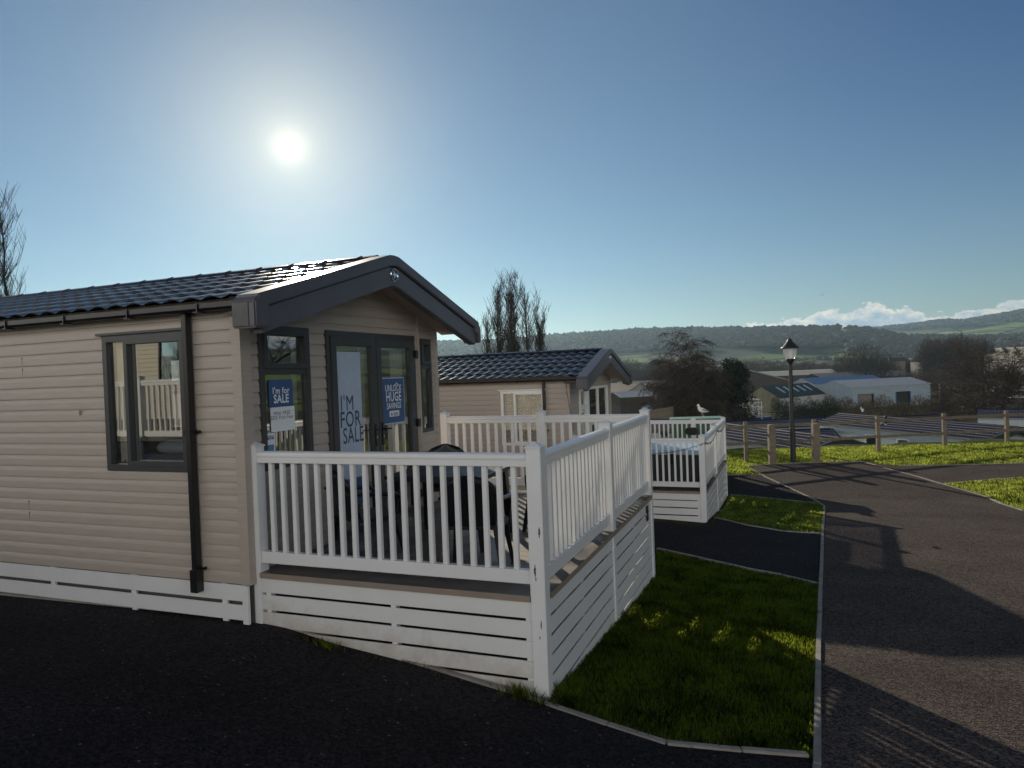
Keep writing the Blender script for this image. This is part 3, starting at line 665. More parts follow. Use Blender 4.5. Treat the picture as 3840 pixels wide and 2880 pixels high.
def tarmat(name, base):
    m = bpy.data.materials.new(name); m.use_nodes = True; t = m.node_tree; b = t.nodes['Principled BSDF']; b.inputs['Roughness'].default_value = .92; b.inputs['Specular IOR Level'].default_value = .12
    g = t.nodes.new('ShaderNodeNewGeometry'); n = t.nodes.new('ShaderNodeTexVoronoi'); n.inputs['Scale'].default_value = 62; t.links.new(g.outputs['Position'], n.inputs['Vector'])
    sp = t.nodes.new('ShaderNodeSeparateColor'); t.links.new(n.outputs['Color'], sp.inputs[0])
    r = t.nodes.new('ShaderNodeValToRGB'); r.color_ramp.elements[0].position = .1; r.color_ramp.elements[0].color = (*[c*.3 for c in base], 1); r.color_ramp.elements[1].color = (*[c*1.75 for c in base], 1); e = r.color_ramp.elements.new(.996); e.color = (*[c*1.75 for c in base], 1); e = r.color_ramp.elements[-1]; e.color = (.16, .15, .145, 1)
    t.links.new(sp.outputs[0], r.inputs[0])
    l = t.nodes.new('ShaderNodeTexNoise'); l.inputs['Scale'].default_value = .9; l.inputs['Detail'].default_value = 7; t.links.new(g.outputs['Position'], l.inputs['Vector'])
    mr = t.nodes.new('ShaderNodeMapRange'); mr.inputs[1].default_value = .3; mr.inputs[2].default_value = .7; mr.inputs[3].default_value = .78; mr.inputs[4].default_value = 1.25; t.links.new(l.outputs[0], mr.inputs[0])
    mx = t.nodes.new('ShaderNodeVectorMath'); mx.operation = 'SCALE'; t.links.new(r.outputs[0], mx.inputs[0]); t.links.new(mr.outputs[0], mx.inputs['Scale']); t.links.new(mx.outputs[0], b.inputs['Base Color'])
    bp = t.nodes.new('ShaderNodeBump'); bp.inputs['Strength'].default_value = .9; bp.inputs['Distance'].default_value = .008; t.links.new(n.outputs['Distance'], bp.inputs['Height']); t.links.new(bp.outputs[0], b.inputs['Normal'])
    return m
m_tar = tarmat('tarmac', (.070, .057, .050)); m_tar2 = tarmat('driveway_tarmac', (.022, .019, .021))
def sheet(name, poly, m, lift, cell=.5, kind='structure'):
    """ground sheet: polygon cut into a grid and laid on the ground surface"""
    bm = bmesh.new(); vs = [bm.verts.new((x, y, 0)) for x, y in poly]; bm.faces.new(vs)
    xs = [p[0] for p in poly]; ys = [p[1] for p in poly]
    for ax, lo, hi in ((0, min(xs), max(xs)), (1, min(ys), max(ys))):
        c = math.ceil(lo/cell)*cell
        while c < hi:
            co = [0, 0, 0]; no = [0, 0, 0]; co[ax] = c; no[ax] = 1
            bmesh.ops.bisect_plane(bm, geom=bm.verts[:]+bm.edges[:]+bm.faces[:], plane_co=co, plane_no=no); c += cell
    for v in bm.verts: v.co.z = Gz(v.co.x, v.co.y)+lift
    bmesh.ops.triangulate(bm, faces=[f for f in bm.faces if len(f.verts) > 4])
    bmesh.ops.recalc_face_normals(bm, faces=bm.faces)
    me = bpy.data.meshes.new(name); bm.to_mesh(me); bm.free(); me.materials.append(m)
    if me.polygons and me.polygons[0].normal.z < 0: me.flip_normals()
    o = bpy.data.objects.new(name, me); COL.objects.link(o); return tag(o, kind=kind)
def kerb(pts, w=.05, lift=.03, name='kerb'):
    """concrete path edging following the ground, split into short lengths by joints"""
    mb = MB()
    for (a, b) in zip(pts[:-1], pts[1:]):
        a = Vector(a); b = Vector(b); d = b-a; Ln = d.length; n = max(1, int(Ln/.91)); d.normalize(); s = Vector((-d.y, d.x))*w/2
        for i in range(n):
            p = a+d*(Ln*i/n+.003); q = a+d*(Ln*(i+1)/n-.003); k = 2
            j1 = s*rng.uniform(-.12, .12); dz = rng.uniform(-.004, .004)
            zz = lambda v: Gz(v.x, v.y)
            P = [p-s+j1, p+s+j1, q+s+j1, q-s+j1]; zp, zq = zz(p)+lift+dz, zz(q)+lift+dz
            zs = [zp, zp, zq, zq]
            mb.add([(v.x, v.y, z-.12) for v, z in zip(P, zs)]+[(v.x, v.y, z) for v, z in zip(P, zs)], [(4,5,6,7),(0,1,5,4),(1,2,6,5),(2,3,7,6),(3,0,4,7)])
    o = mb.build(name, m_conc, None, bevel=.004); return tag(o, kind='structure')
k_front = [gnd(*p) for p in ((3, 2233), (400, 2272), (700, 2302), (850, 2317), (1000, 2338), (1141, 2375), (1318, 2416), (1483, 2470), (1597, 2505), (1863, 2587), (2052, 2647), (2280, 2724), (2500, 2795), (2780, 2822), (3032, 2842))]
k_road = [gnd(*p) for p in ((3064, 2879), (3066, 2640), (3071, 2371), (3079, 2150), (3085, 2010), (3091, 1899))]
k_road2 = [gnd(*p) for p in ((3091, 1899), (3040, 1868), (2990, 1845), (2870, 1790), (2800, 1750))]
k_end = [gnd(*p) for p in ((2800, 1750), (2900, 1742), (3000, 1738), (3130, 1735), (3240, 1733))]
k_right = [gnd(*p) for p in ((3240, 1733), (3320, 1757), (3430, 1786), (3537, 1818), (3690, 1862), (3839, 1918))]
k_side = [gnd(*p) for p in ((3371, 1748), (3560, 1746), (3839, 1739))]; k_side2 = [gnd(*p) for p in ((3537, 1817), (3680, 1804), (3780, 1796), (3839, 1793))]
k_d1 = [gnd(*p) for p in ((2464, 2061), (2640, 2100), (2800, 2136), (2930, 2160), (3066, 2192))]
k_d2 = [gnd(*p) for p in ((2678, 1943), (2800, 1972), (2940, 1995), (3080, 2003))]
k_g = [gnd(*p) for p in ((2740, 1858), (2800, 1862), (2940, 1876), (3060, 1888))]; k_h = [gnd(*p) for p in ((2731, 1783), (2800, 1783), (2862, 1784))]
def ext(a, b, d):
    a = Vector(a); b = Vector(b); v = (b-a).normalized(); return tuple(b+v*d)
K0 = ext(k_road[1], k_road[0], 6)
k_road_full = [K0]+k_road
for k in (k_front, k_road_full, k_road2, k_end, k_right, k_side, k_side2, k_d1, k_d2, k_g, k_h): kerb(k)
kx = k_road[0]
sheet('driveway', [(-30, -.2), (-30, -16), (K0[0], -16), (K0[0], K0[1]), kx, (kx[0]-.0, k_front[-1][1]), *k_front[::-1], (-30, -.2)][1:-0 or None], m_tar2, .012)
rEx = ext(k_right[-2], k_right[-1], 8); sEx = ext(k_side[-2], k_side[-1], 10); s2Ex = ext(k_side2[-2], k_side2[-1], 10)
sheet('road', [K0, (K0[0], -16), (14, -16), (14, 2), rEx, *k_right[::-1], *k_end[::-1][1:], *k_road2[::-1][1:], *k_road[::-1][1:]], m_tar, .012)
sheet('side_road', [k_side2[0], s2Ex, sEx, *k_side[::-1], k_right[0], k_right[1], k_right[2]], m_tar, .0105)
d2L = (-1.9, k_d2[0][1]-.2)
sheet('driveway', [k_d1[0], *k_d1[1:], k_d2[-1], *k_d2[::-1][1:], (.1, 9.3), (-14, 9.3), (-14, 5.6), (-3, 5.4)], m_tar2, .0115)
sheet('path', [k_g[0], *k_g[1:], k_road[-1], k_road2[1], k_road2[2], k_h[-1], *k_h[::-1][1:], (-1.2, k_h[0][1]), (-1.2, k_g[0][1])], m_tar2, .0115)

# blades of grass where the lawn is close
def inpoly(x, y, poly):
    c = np.zeros(len(x), bool); j = len(poly)-1
    for i in range(len(poly)):
        xi, yi = poly[i]; xj, yj = poly[j]
        k = ((yi > y) != (yj > y)) & (x < (xj-xi)*(y-yi)/((yj-yi) or 1e-9)+xi); c ^= k; j = i
    return c
def bladematt(name, a, b_):
    m = bpy.data.materials.new(name); m.use_nodes = True; t = m.node_tree; t.nodes.clear(); o = t.nodes.new('ShaderNodeOutputMaterial')
    g = t.nodes.new('ShaderNodeNewGeometry'); n = t.nodes.new('ShaderNodeTexNoise'); n.inputs['Scale'].default_value = 3; n.inputs['Detail'].default_value = 4; t.links.new(g.outputs['Position'], n.inputs['Vector'])
    ad = t.nodes.new('ShaderNodeMath'); ad.operation = 'MULTIPLY_ADD'; ad.inputs[1].default_value = .5; t.links.new(g.outputs['Random Per Island'], ad.inputs[0]); t.links.new(n.outputs[0], ad.inputs[2])
    r = t.nodes.new('ShaderNodeValToRGB'); r.color_ramp.elements[0].position = .4; r.color_ramp.elements[0].color = (*a, 1); r.color_ramp.elements[1].position = 1; r.color_ramp.elements[1].color = (*b_, 1); t.links.new(ad.outputs[0], r.inputs[0])
    d = t.nodes.new('ShaderNodeBsdfDiffuse'); tl = t.nodes.new('ShaderNodeBsdfTranslucent'); mx = t.nodes.new('ShaderNodeMixShader'); mx.inputs[0].default_value = .93
    t.links.new(r.outputs[0], d.inputs[0]); t.links.new(r.outputs[0], tl.inputs[0]); t.links.new(d.outputs[0], mx.inputs[1]); t.links.new(tl.outputs[0], mx.inputs[2]); t.links.new(mx.outputs[0], o.inputs[0]); return m
m_blade_shade = bladematt('lawn_blade_shaded', (.004, .014, .001), (.24, .29, .03)); m_blade_sun = bladematt('verge_blade_sunlit', (.008, .024, .001), (.40, .47, .085))  # one grass, two tones: shade put into lawn colour, sunlight into verge colour
def blades(name, polys, dens, h, w, holes=(), m=None):
    P = []
    for poly in polys:
        xs = [p[0] for p in poly]; ys = [p[1] for p in poly]; area = (max(xs)-min(xs))*(max(ys)-min(ys)); n = int(area*dens)
        x = rng.uniform(min(xs), max(xs), n); y = rng.uniform(min(ys), max(ys), n); k = inpoly(x, y, poly)
        for hq in holes: k &= ~inpoly(x, y, hq)
        P.append(np.stack([x[k], y[k]], 1))
    P = np.concatenate(P); n = len(P)
    cl = np.sin(P[:, 0]*7.3+2*np.sin(P[:, 1]*3.1))*np.sin(P[:, 1]*6.1+P[:, 0]*2)*.25+1
    z = G(P[:, 0], P[:, 1])-.03; hh = h*rng.uniform(.5, 1.25, n)*cl; th = rng.uniform(0, 6.28, n); ln = rng.uniform(.1, .65, n)*hh; la = rng.uniform(0, 6.28, n); ww = w*rng.uniform(.6, 1.2, n)
    V = np.empty((n, 4, 3)); dx, dy = np.cos(th)*ww, np.sin(th)*ww
    V[:, 0] = np.stack([P[:, 0]-dx, P[:, 1]-dy, z], 1); V[:, 1] = np.stack([P[:, 0]+dx, P[:, 1]+dy, z], 1)
    V[:, 2] = np.stack([P[:, 0]+dx*.6+np.cos(la)*ln*.4, P[:, 1]+dy*.6+np.sin(la)*ln*.4, z+hh*.6+.03], 1); V[:, 3] = np.stack([P[:, 0]+np.cos(la)*ln, P[:, 1]+np.sin(la)*ln, z+hh+.03], 1)
    me = bpy.data.meshes.new(name); me.vertices.add(n*4); me.vertices.foreach_set('co', V.ravel()); me.loops.add(n*6); me.polygons.add(n*2)
    i = np.arange(n)*4; F = np.stack([i, i+1, i+2, i, i+2, i+3], 1).ravel(); me.loops.foreach_set('vertex_index', F); me.polygons.foreach_set('loop_start', np.arange(n*2)*3)
    me.polygons.foreach_set('loop_total', np.full(n*2, 3)); me.update(calc_edges=True); me.validate(); me.materials.append(m or m_blade_shade)
    o = bpy.data.objects.new(name, me); COL.objects.link(o); return tag(o, kind='stuff')
gA = [k_front[7], *k_front[8:], k_road[0], *k_road[1:3], k_road[3], *k_d1[::-1], (.0, 4.7), (-.02, -.02), (-1.3, -.02)]
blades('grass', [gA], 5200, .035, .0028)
gB = [k_d2[0], *k_d2[1:], *k_road[4:], *k_g[::-1], (.2, 15), (.25, 9.5)]
gC = [k_h[0], *k_h[1:], *k_road2[-2:], *k_end[1:], *k_side[0:], sEx, (20, 28), (13, 28), (8, 26.6), (2, 25), (-6, 21.5), (-2, k_h[0][1])]
gD_ = [k_side2[0], *k_side2[1:], s2Ex, rEx, *k_right[::-1][:-3]]
blades('grass', [gB], 2200, .045, .005, m=m_blade_sun); blades('grass', [gC, gD_], 1100, .065, .008, m=m_blade_sun)
# tufts pushed against the deck skirt
TF = MB()
for (tx, ty, n, hh) in ((-1.95, -.09, 60, .10), (-2.15, -.07, 40, .08), (-.22, -.10, 120, .12), (-.05, -.14, 60, .10), (.10, .12, 90, .12), (.08, 2.0, 50, .09), (.12, 2.6, 70, .10), (.1, .45, 60, .09), (-1.5, -.05, 30, .06), (-.9, -.06, 40, .06), (.35, 2.4, 40, .12)):
    for i in range(n):
        x = tx+rng.normal(0, .07); y = ty+rng.normal(0, .03); z = Gz(x, y)-.02; a = rng.uniform(0, 6.28); l = rng.uniform(.2, .7)*hh; w = .0025; h_ = hh*rng.uniform(.5, 1.2)
        TF.add([(x-w, y, z), (x+w, y, z), (x+w*.6+math.cos(a)*l*.4, y+math.sin(a)*l*.4, z+h_*.6), (x+math.cos(a)*l, y+math.sin(a)*l, z+h_)], [(0, 1, 2), (0, 2, 3)])
tag(TF.build('grass_tufts', m_blade_shade, None, fix=False), kind='stuff')

# moss clumps and dead leaves on the tarmac
m_moss = mat('dry_moss', (.05, .045, .02), .95, col2=(.10, .09, .04), vscale=60, bump=.5, bscale=200)
for (u, v, s_, lb) in ((3510, 2058, .055, 'clump of dry moss lying on the sunlit road'), (2972, 2081, .03, 'small dark clump near the kerb in the striped shadow'), (3650, 1772, .03, 'dark clump on the side road near the right edge')):
    x, y = gnd(u, v); mb = MB(); r_ = random.Random(u)
    for k in range(60):
        a = r_.uniform(0, 6.28); q = s_*r_.random()**.5*1.2; p = Vector((math.cos(a)*q, math.sin(a)*q, r_.uniform(0, s_*.7)*(1-q/s_/1.3))); d = Vector((r_.gauss(0, 1), r_.gauss(0, 1), r_.gauss(0, .8))).normalized()*s_*.5; w = d.cross(Vector((r_.gauss(0, 1), r_.gauss(0, 1), r_.gauss(0, 1)))).normalized()*s_*.12
        mb.add([p-w, p+w, p+d], [(0, 1, 2)])
    o = mb.build('moss_clump', m_moss, None, fix=False); o.location = (x, y, Gz(x, y)+.014); tag(o, lb, 'moss')
LF_ = MB(); r_ = random.Random(5)
def leafat(x, y, s_):
    z = Gz(x, y)+.022; a = r_.uniform(0, 6.28); c, s2 = math.cos(a)*s_, math.sin(a)*s_; t = r_.uniform(-.3, .3)*s_
    LF_.add([(x-c, y-s2, z), (x+s2*.45, y-c*.45, z+abs(t)), (x+c, y+s2, z+t*.5+.004), (x-s2*.45, y+c*.45, z+.003)], [(0, 1, 2, 3)])
for line in (k_front, k_road_full, k_road2, k_right, k_d1, k_d2):
    for a, b in zip(line[:-1], line[1:]):
        n_ = int(math.dist(a, b)*5)
        for k in range(n_): t = r_.random(); leafat(a[0]*(1-t)+b[0]*t+r_.gauss(0, .10), a[1]*(1-t)+b[1]*t+r_.gauss(0, .10), r_.uniform(.006, .018))
for k in range(140): leafat(r_.uniform(1.9, 9), r_.uniform(-3, 18), r_.uniform(.006, .016))
for k in range(60): leafat(r_.uniform(-5, 1.5), r_.uniform(-3, -.8), r_.uniform(.005, .012))
tag(LF_.build('fallen_leaves', mat('dead_leaves', (.10, .075, .05), .9, col2=(.24, .19, .13), vscale=9), None, fix=False), kind='stuff')

# ------------------------------------------------------------------ the two pitches seen, and the one behind the photographer that the windows mirror
O1 = (-2.8204, -.0559, 0.0); O2 = (-2.73, 9.79, -.87)
MAINWIN = (-1.70, -.605, .918, 2.25, 'main')
CW = 3.775
car1 = caravan('taupe clad static caravan with anthracite windows and sale posters, nearest the camera', O1, length=12.2, Wd=CW, side_windows=[MAINWIN, (-8.6, -7.4, 1.0, 2.2, 'plain')],
               back_windows=[(-5.0, -4.2, 1.0, 2.2)], group='static caravans facing the road')
car2 = caravan('pinkish taupe static caravan with white windows and lace curtains, behind the back balustrade', O2, length=12.2, Wd=CW, clad=m_clad2, fr=m_whitef, front='bay',
               side_windows=[(-1.62, -.545, .95, 2.2, 'lace')], back_windows=[(-3, -1.5, 1, 2.2)], group='static caravans facing the road', res=.03, skirt=True)
car0 = caravan('taupe static caravan behind the photographer, seen only mirrored in the near window', (-4.0, -12.9, .95), length=12.2, Wd=CW, clad=m_cream, side_windows=[(-3, -1.8, .9, 2.2, 'plain')],
               back_windows=[(-1.9, -.5, .95, 2.2), (-5.6, -4.2, .9, 2.2), (-9.9, -8.9, .9, 2.2)], group='static caravans facing the road', res=.06)
if True:
    curtain(car1, lambda u, o, z: (u, -o, z), -1.64, -1.40, .99, 2.2, .10, m_curt, .02, .07)
    curtain(car1, lambda u, o, z: (o, u, z), .33, .42, .95, 2.2, .12, m_curt, .02, .07)
    curtain(car1, lambda u, o, z: (o, u, z), .84, .90, .95, 2.2, .12, m_curt, .02, .07)
    curtain(car1, lambda u, o, z: (o, u, z), 2.03, 2.20, .05, 2.15, .12, m_curt, .03, .08)
    curtain(car1, lambda u, o, z: (o, u, z), 2.80, 3.05, .05, 2.15, .12, m_curt, .03, .08)
    curtain(car1, lambda u, o, z: (o, u, z), 2.36, 2.52, .05, 2.15, .16, m_curt, .03, .08)
    curtain(car1, lambda u, o, z: (o, u, z), 3.33, 3.42, 1.0, 2.2, .12, m_curt, .02, .07)
# corner sofa with cushion under the near window
sofa = thing('sofa', 'dark grey sofa inside the near caravan below its side window', 'sofa', (O1[0]-1.2, O1[1]+.5, 0))
mb = MB(); mb.box(-.9, .9, -.38, .35, .05, .45); mb.build('seat', m_sofa, sofa, bevel=.05)
mb = MB(); mb.box(-.9, .9, -.40, -.20, .45, 1.06); mb.build('backrest', m_sofa, sofa, bevel=.05)
cu = MB(); cu.tube([(-.32, 0, 0), (-.28, 0, 0), (-.15, 0, 0), (.15, 0, 0), (.28, 0, 0), (.32, 0, 0)], [.02, .11, .14, .14, .11, .02], 14, sy=.55)
cush = cu.build('cushion', mat('pale_grey_fabric', (.34, .38, .42), .9, bump=.2, bscale=120), None, smooth=True); cush.location = (O1[0]-.98, O1[1]+.28, 1.12); tag(cush, 'pale grey cushion lying on the sofa back behind the near window', 'cushion')
# emblem on the near fascia: chromed ring with a swallow
def emblem(T):
    mb = MB(); n = 40; r0, r1 = .064, .079
    for k in range(n):
        a, b = 2*math.pi*k/n, 2*math.pi*(k+1)/n
        pts = []
        for t in (a, b):
            for r, x in ((r0, .0), (r0+.003, .012), (r1-.003, .012), (r1, 0)): pts.append((x, r*math.cos(t), r*math.sin(t)))
        mb.add(pts, [(0, 1, 5, 4), (1, 2, 6, 5), (2, 3, 7, 6)])
    e = mb.build('emblem_ring', m_chrome, T, smooth=True); e.location = (.512, 1.89, 2.888)
    mb = MB(); mb.lathe([(.0, .004), (.064, .004), (.064, 0)], n=32); d = mb.build('emblem_disc', m_blackp, T); d.location = (.512, 1.89, 2.888); d.rotation_euler = (0, math.pi/2, 0)
    bird = [(-.058, .0), (-.038, .010), (-.020, .012), (-.022, .030), (-.040, .050), (-.012, .040), (.008, .016), (.028, .010), (.045, .030), (.052, .012), (.040, .0), (.052, -.014), (.044, -.030), (.026, -.012), (.008, -.010), (-.004, -.034), (-.030, -.052), (-.018, -.026), (-.020, -.008), (-.040, -.006)]
    mb = MB(); mb.prism(bird, 'x', 0, .006); b = mb.build('emblem_bird', m_chrome, T); b.location = (.517, 1.89, 2.888)
emblem(car1); emblem(car2)
def bases1(x, y): return None
d1 = deck('white balustraded deck with dark garden furniture, attached to the near caravan', (0, 0, 0), 4.6133, 2.27, board=m_grime, group='white balustraded decks')
d2 = deck('white balustraded deck holding a hot tub, in front of the second caravan', (.13, 9.85, -.87), 5.2, 2.48, xF=-.86+HP, group='white balustraded decks')
d0 = deck('white balustraded deck behind the photographer, seen only mirrored in windows', (-7.6, -9.0, .75), 4.6133, 2.27, group='white balustraded decks')
# plaque on the near deck
mb = MB(); mb.box(.0, .006, 4.12, 4.235, -.285, -.085); p = mb.build('plaque', mat('dark_green_plaque', (.02, .03, .025), .4), d1, bevel=.002)
# scuffs on the near corner post
m_scuff = mat('scraped_dark_scuff', (.06, .05, .04), .8)
for i, (x, z, w, h) in enumerate(((-.030, .50, .010, .085), (-.075, .20, .012, .10), (-.071, .135, .008, .03), (-.04, -.22, .007, .075), (-.055, -.32, .005, .03))):
    pts = []; n = 9
    for k in range(n): pts.append((x-w*rng.uniform(.3, 1)*math.sin(math.pi*(k+.4)/n), z+h*(.5-k/(n-1))))
    for k in range(n): pts.append((x+w*rng.uniform(.3, 1)*math.sin(math.pi*(n-k-.6)/n), z-h*(.5-k/(n-1))))
    mb = MB(); mb.prism(pts, 'y', -.0012, .0005); mb.build('scuff', m_scuff, d1, fix=False)

# ------------------------------------------------------------------ posters and stickers in the windows
m_navy = mat('navy_print', (.03, .09, .24), .45, var=.08); m_paper = mat('white_print', (.78, .82, .86), .5); m_pale = mat('pale_blue_print', (.42, .52, .66), .6, var=.06); m_navyt = mat('navy_lettering', (.03, .05, .12), .5); m_blue2 = mat('sea_blue_print', (.08, .25, .40), .5)
def poster(name, label, x, rects, texts, cat='poster', extra=None):
    T = thing(name, label, cat, (x, 0, 0)); k = 0
    for (y0, y1, z0, z1, m) in rects:
        mb = MB(); mb.box(-.0015+k*.0006, k*.0008, y0, y1, z0, z1); mb.build('sheet', m, T); k += 1
    for (txt, yc, zb, size, wt, m, sx) in texts:
        vs, fs = textmesh(txt, size, wt, sx=sx); mb = MB(); mb.add([(k*.0008+.0006, yc+a, zb+b) for a, b in vs], fs); mb.build('lettering', m, T, fix=False)
    if extra: extra(T, k)
    return T
xw = O1[0]; w2 = lambda x, y, pl=xw: onx(850+x*.5123, 900+y*.5123, pl)
a = w2(305, 1025, xw+.004); b = w2(485, 1212, xw+.004); c = w2(497, 1385, xw+.004); yc = (a[1]+b[1])/2
poster('sale_poster', "navy and white poster reading I'm for SALE in the left front window", xw+.004,
       [(a[1], b[1], b[2]-.0, a[2], m_navy), (a[1]+.01, c[1]+.01, c[2], b[2]-.003, m_paper)],
       [("I'm for", yc, w2(400, 1122, xw+.004)[2], .085, .0016, m_paper, 1.0), ('SALE', yc, w2(400, 1190, xw+.004)[2], .115, .003, m_paper, .86), ('With FREE', yc, w2(400, 1278, xw+.004)[2], .052, .0, m_navyt, 1), ('2025 Pitch Fees', yc, w2(400, 1310, xw+.004)[2], .052, .0, m_navyt, .92)])
a = w2(792, 817, xw+.0145); b = w2(1003, 1555, xw+.0145); yc = (a[1]+b[1])/2
poster('sale_banner', "tall pale banner reading I'M FOR SALE behind the left glass door", xw+.0145,
       [(a[1], b[1], .62, a[2], m_pale), (a[1], b[1], .30, .615, m_navy)],
       [("I'M", w2(875, 1250)[1]-.0, w2(875, 1250)[2], .25, 0, m_navyt, .82), ('FOR', w2(900, 1362)[1], w2(900, 1365)[2], .25, .002, m_navyt, .82), ('SALE', w2(915, 1470)[1]+.02, w2(920, 1480)[2], .25, .002, m_navyt, .74), ('A', yc+.02, .50, .09, 0, m_paper, 1), ('Sa', yc+.0, .40, .09, 0, m_paper, 1)])
a = w2(1132, 1010, xw+.0145); b = w2(1308, 1330, xw+.0145); yc = (a[1]+b[1])/2; hw = (b[1]-a[1])/2
def lock(T, k):
    mb = MB(); n = 12
    ctr = w2(1235, 1062); 
    for i in range(n):
        t0, t1 = math.pi*(i/n*1.1-.05), math.pi*((i+1)/n*1.1-.05)
        mb.add([(k*.001+.001, ctr[1]+r*math.cos(t), ctr[2]+r*math.sin(t)) for t in (t0, t1) for r in (.020, .031)], [(0, 1, 3, 2)])
    mb.build('padlock_mark', m_paper, T, fix=False)
poster('savings_poster', 'navy poster reading UNLOCK HUGE SAVINGS IN 2025 on the right glass door', xw+.0145,
       [(a[1], b[1], b[2], a[2], m_pale), (a[1]+.012, b[1]-.012, b[2]+.012, a[2]-.012, m_navy), (yc-.11, yc+.12, w2(1228, 1290)[2], w2(1228, 1248)[2], m_paper)],
       [('UNLOCK', yc, w2(1220, 1105)[2], .115, .0015, m_paper, .78), ('HUGE', yc, w2(1220, 1178)[2], .165, .0025, m_paper, .80), ('SAVINGS', yc, w2(1220, 1232)[2], .105, .0018, m_paper, .78), ('IN 2025', yc+.005, w2(1228, 1284)[2], .058, .002, m_navyt, .9)], extra=lock)
a = w2(280, 1420, xw+.004); b = w2(358, 1552, xw+.004); yc = (a[1]+b[1])/2
poster('park_sticker', 'small white and blue sticker reading GOLDEN SANDS low in the left front window', xw+.004,
       [(a[1], b[1], b[2], a[2], m_paper), (a[1]+.02, b[1]-.02, a[2]-.105, a[2]-.035, m_paper), (a[1]+.02, b[1]-.02, a[2]-.175, a[2]-.11, m_blue2), (a[1]+.02, b[1]-.02, a[2]-.06, a[2]-.02, m_navy)],
       [('GOLDEN', yc, a[2]-.040, .030, .0008, m_paper, .8), ('SANDS', yc, a[2]-.058, .018, .0004, m_paper, .9)], cat='sticker')

# ------------------------------------------------------------------ garden furniture
def weave(name):
    m = mat(name, (.006, .008, .012), .38); t = m.node_tree; b = t.nodes['Principled BSDF']; c = t.nodes.new('ShaderNodeTexCoord'); w = t.nodes.new('ShaderNodeTexBrick'); w.inputs['Scale'].default_value = 26; w.inputs['Mortar Size'].default_value = .03
    t.links.new(c.outputs['Object'], w.inputs['Vector']); bp = t.nodes.new('ShaderNodeBump'); bp.inputs['Strength'].default_value = .8; bp.inputs['Distance'].default_value = .006; t.links.new(w.outputs['Fac'], bp.inputs['Height']); t.links.new(bp.outputs[0], b.inputs['Normal']); return m
m_rattan = weave('dark_woven_resin'); m_resin = mat('dark_resin', (.006, .008, .012), .30, var=.1)
def chair(label, loc, rz):
    T = thing('garden_chair', label, 'chair', loc, rz, 'dark resin chairs round the deck table')
    s = MB(); pr = [(-.24, -.22), (.24, -.22), (.27, 0), (.26, .20), (.20, .25), (-.20, .25), (-.26, .20), (-.27, 0)]
    s.prism(pr, 'z', .415, .445); s.build('seat', m_rattan, T, bevel=.008)
    # curved back with a rounded head
    b = MB(); n = 14; rows = 12
    for side in (0, 1):
        for j in range(rows+1):
            t = j/rows; z = .43+t*.47; hw = (.20+.055*math.sin(math.pi*min(t*1.1, 1)*.6))*(1 if t < .62 else math.sqrt(max(0, 1-((t-.62)/.385)**2)))
            for i in range(n+1):
                a_ = -1+2*i/n; x = hw*a_; y = -.21-.17*t+.055*(a_*a_)+(.018 if side else 0); b.v.append((x, y, z))
    st = (rows+1)*(n+1)
    for j in range(rows):
        for i in range(n):
            q = j*(n+1)+i; b.f.append((q, q+1, q+n+2, q+n+1)); b.f.append((st+q, st+q+n+1, st+q+n+2, st+q+1)); b.mi += [0, 0]
    for j in range(rows):
        for i in (0, n): q = j*(n+1)+i; b.f.append((q, q+n+1, st+q+n+1, st+q)); b.mi.append(0)
    b.build('backrest', m_rattan, T, smooth=True)
    for sx in (-1, 1):
        a_ = MB(); a_.tube([(sx*.24, -.30, .70), (sx*.27, -.18, .68), (sx*.29, .02, .66), (sx*.285, .18, .645), (sx*.265, .235, .60), (sx*.25, .235, .46)], [.018, .022, .026, .026, .022, .018], 8, sy=.8); a_.build('armrest', m_resin, T, smooth=True)
        for sy in (-1, 1):
            l = MB(); x0, y0 = sx*.22, sy*.20; x1, y1 = sx*.27, sy*.27-.0
            l.tube([(x0, y0, .43), (x0*.6+x1*.4, y0*.6+y1*.4, .25), (x1, y1, .03), (x1, y1, .0)], [.038, .030, .023, .026], 4); l.build('leg', m_resin, T)
    return T
tb = thing('garden_table', 'dark slatted table on the near deck between four chairs', 'table', (-1.55, 1.55, 0), .06)
mb = MB()
for i in range(11): mb.box(-.52, .52, -.44+i*.082, -.44+i*.082+.066, .715, .735)
mb.box(-.54, -.48, -.46, .46, .70, .738); mb.box(.48, .54, -.46, .46, .70, .738); mb.box(-.47, .47, -.47, -.441, .68, .738); mb.box(-.47, .47, .458, .487, .68, .738)
mb.build('tabletop', mat('dark_wet_resin', (.012, .015, .02), .45, var=.2), tb, bevel=.004)
for sx in (-1, 1):
    for sy in (-1, 1):
        mb = MB(); mb.tube([(sx*.44, sy*.37, .70), (sx*.47, sy*.40, .35), (sx*.50, sy*.43, 0)], [.075, .05, .035], 4); mb.build('leg', m_resin, tb)
chair('dark resin chair at the table, seen through the left balusters of the front rail', (-2.0, .62, 0), -.55)
chair('dark woven chair with its back against the front rail near the corner post', (-.80, .52, 0), .22)
chair('dark chair whose round back shows above the front rail, in front of the caravan doors', (-1.98, 2.30, 0), math.pi+.5)
chair('dark chair by the side balustrade whose round top peeks out beside the corner post', (-.56, 2.02, 0), math.pi-.9)
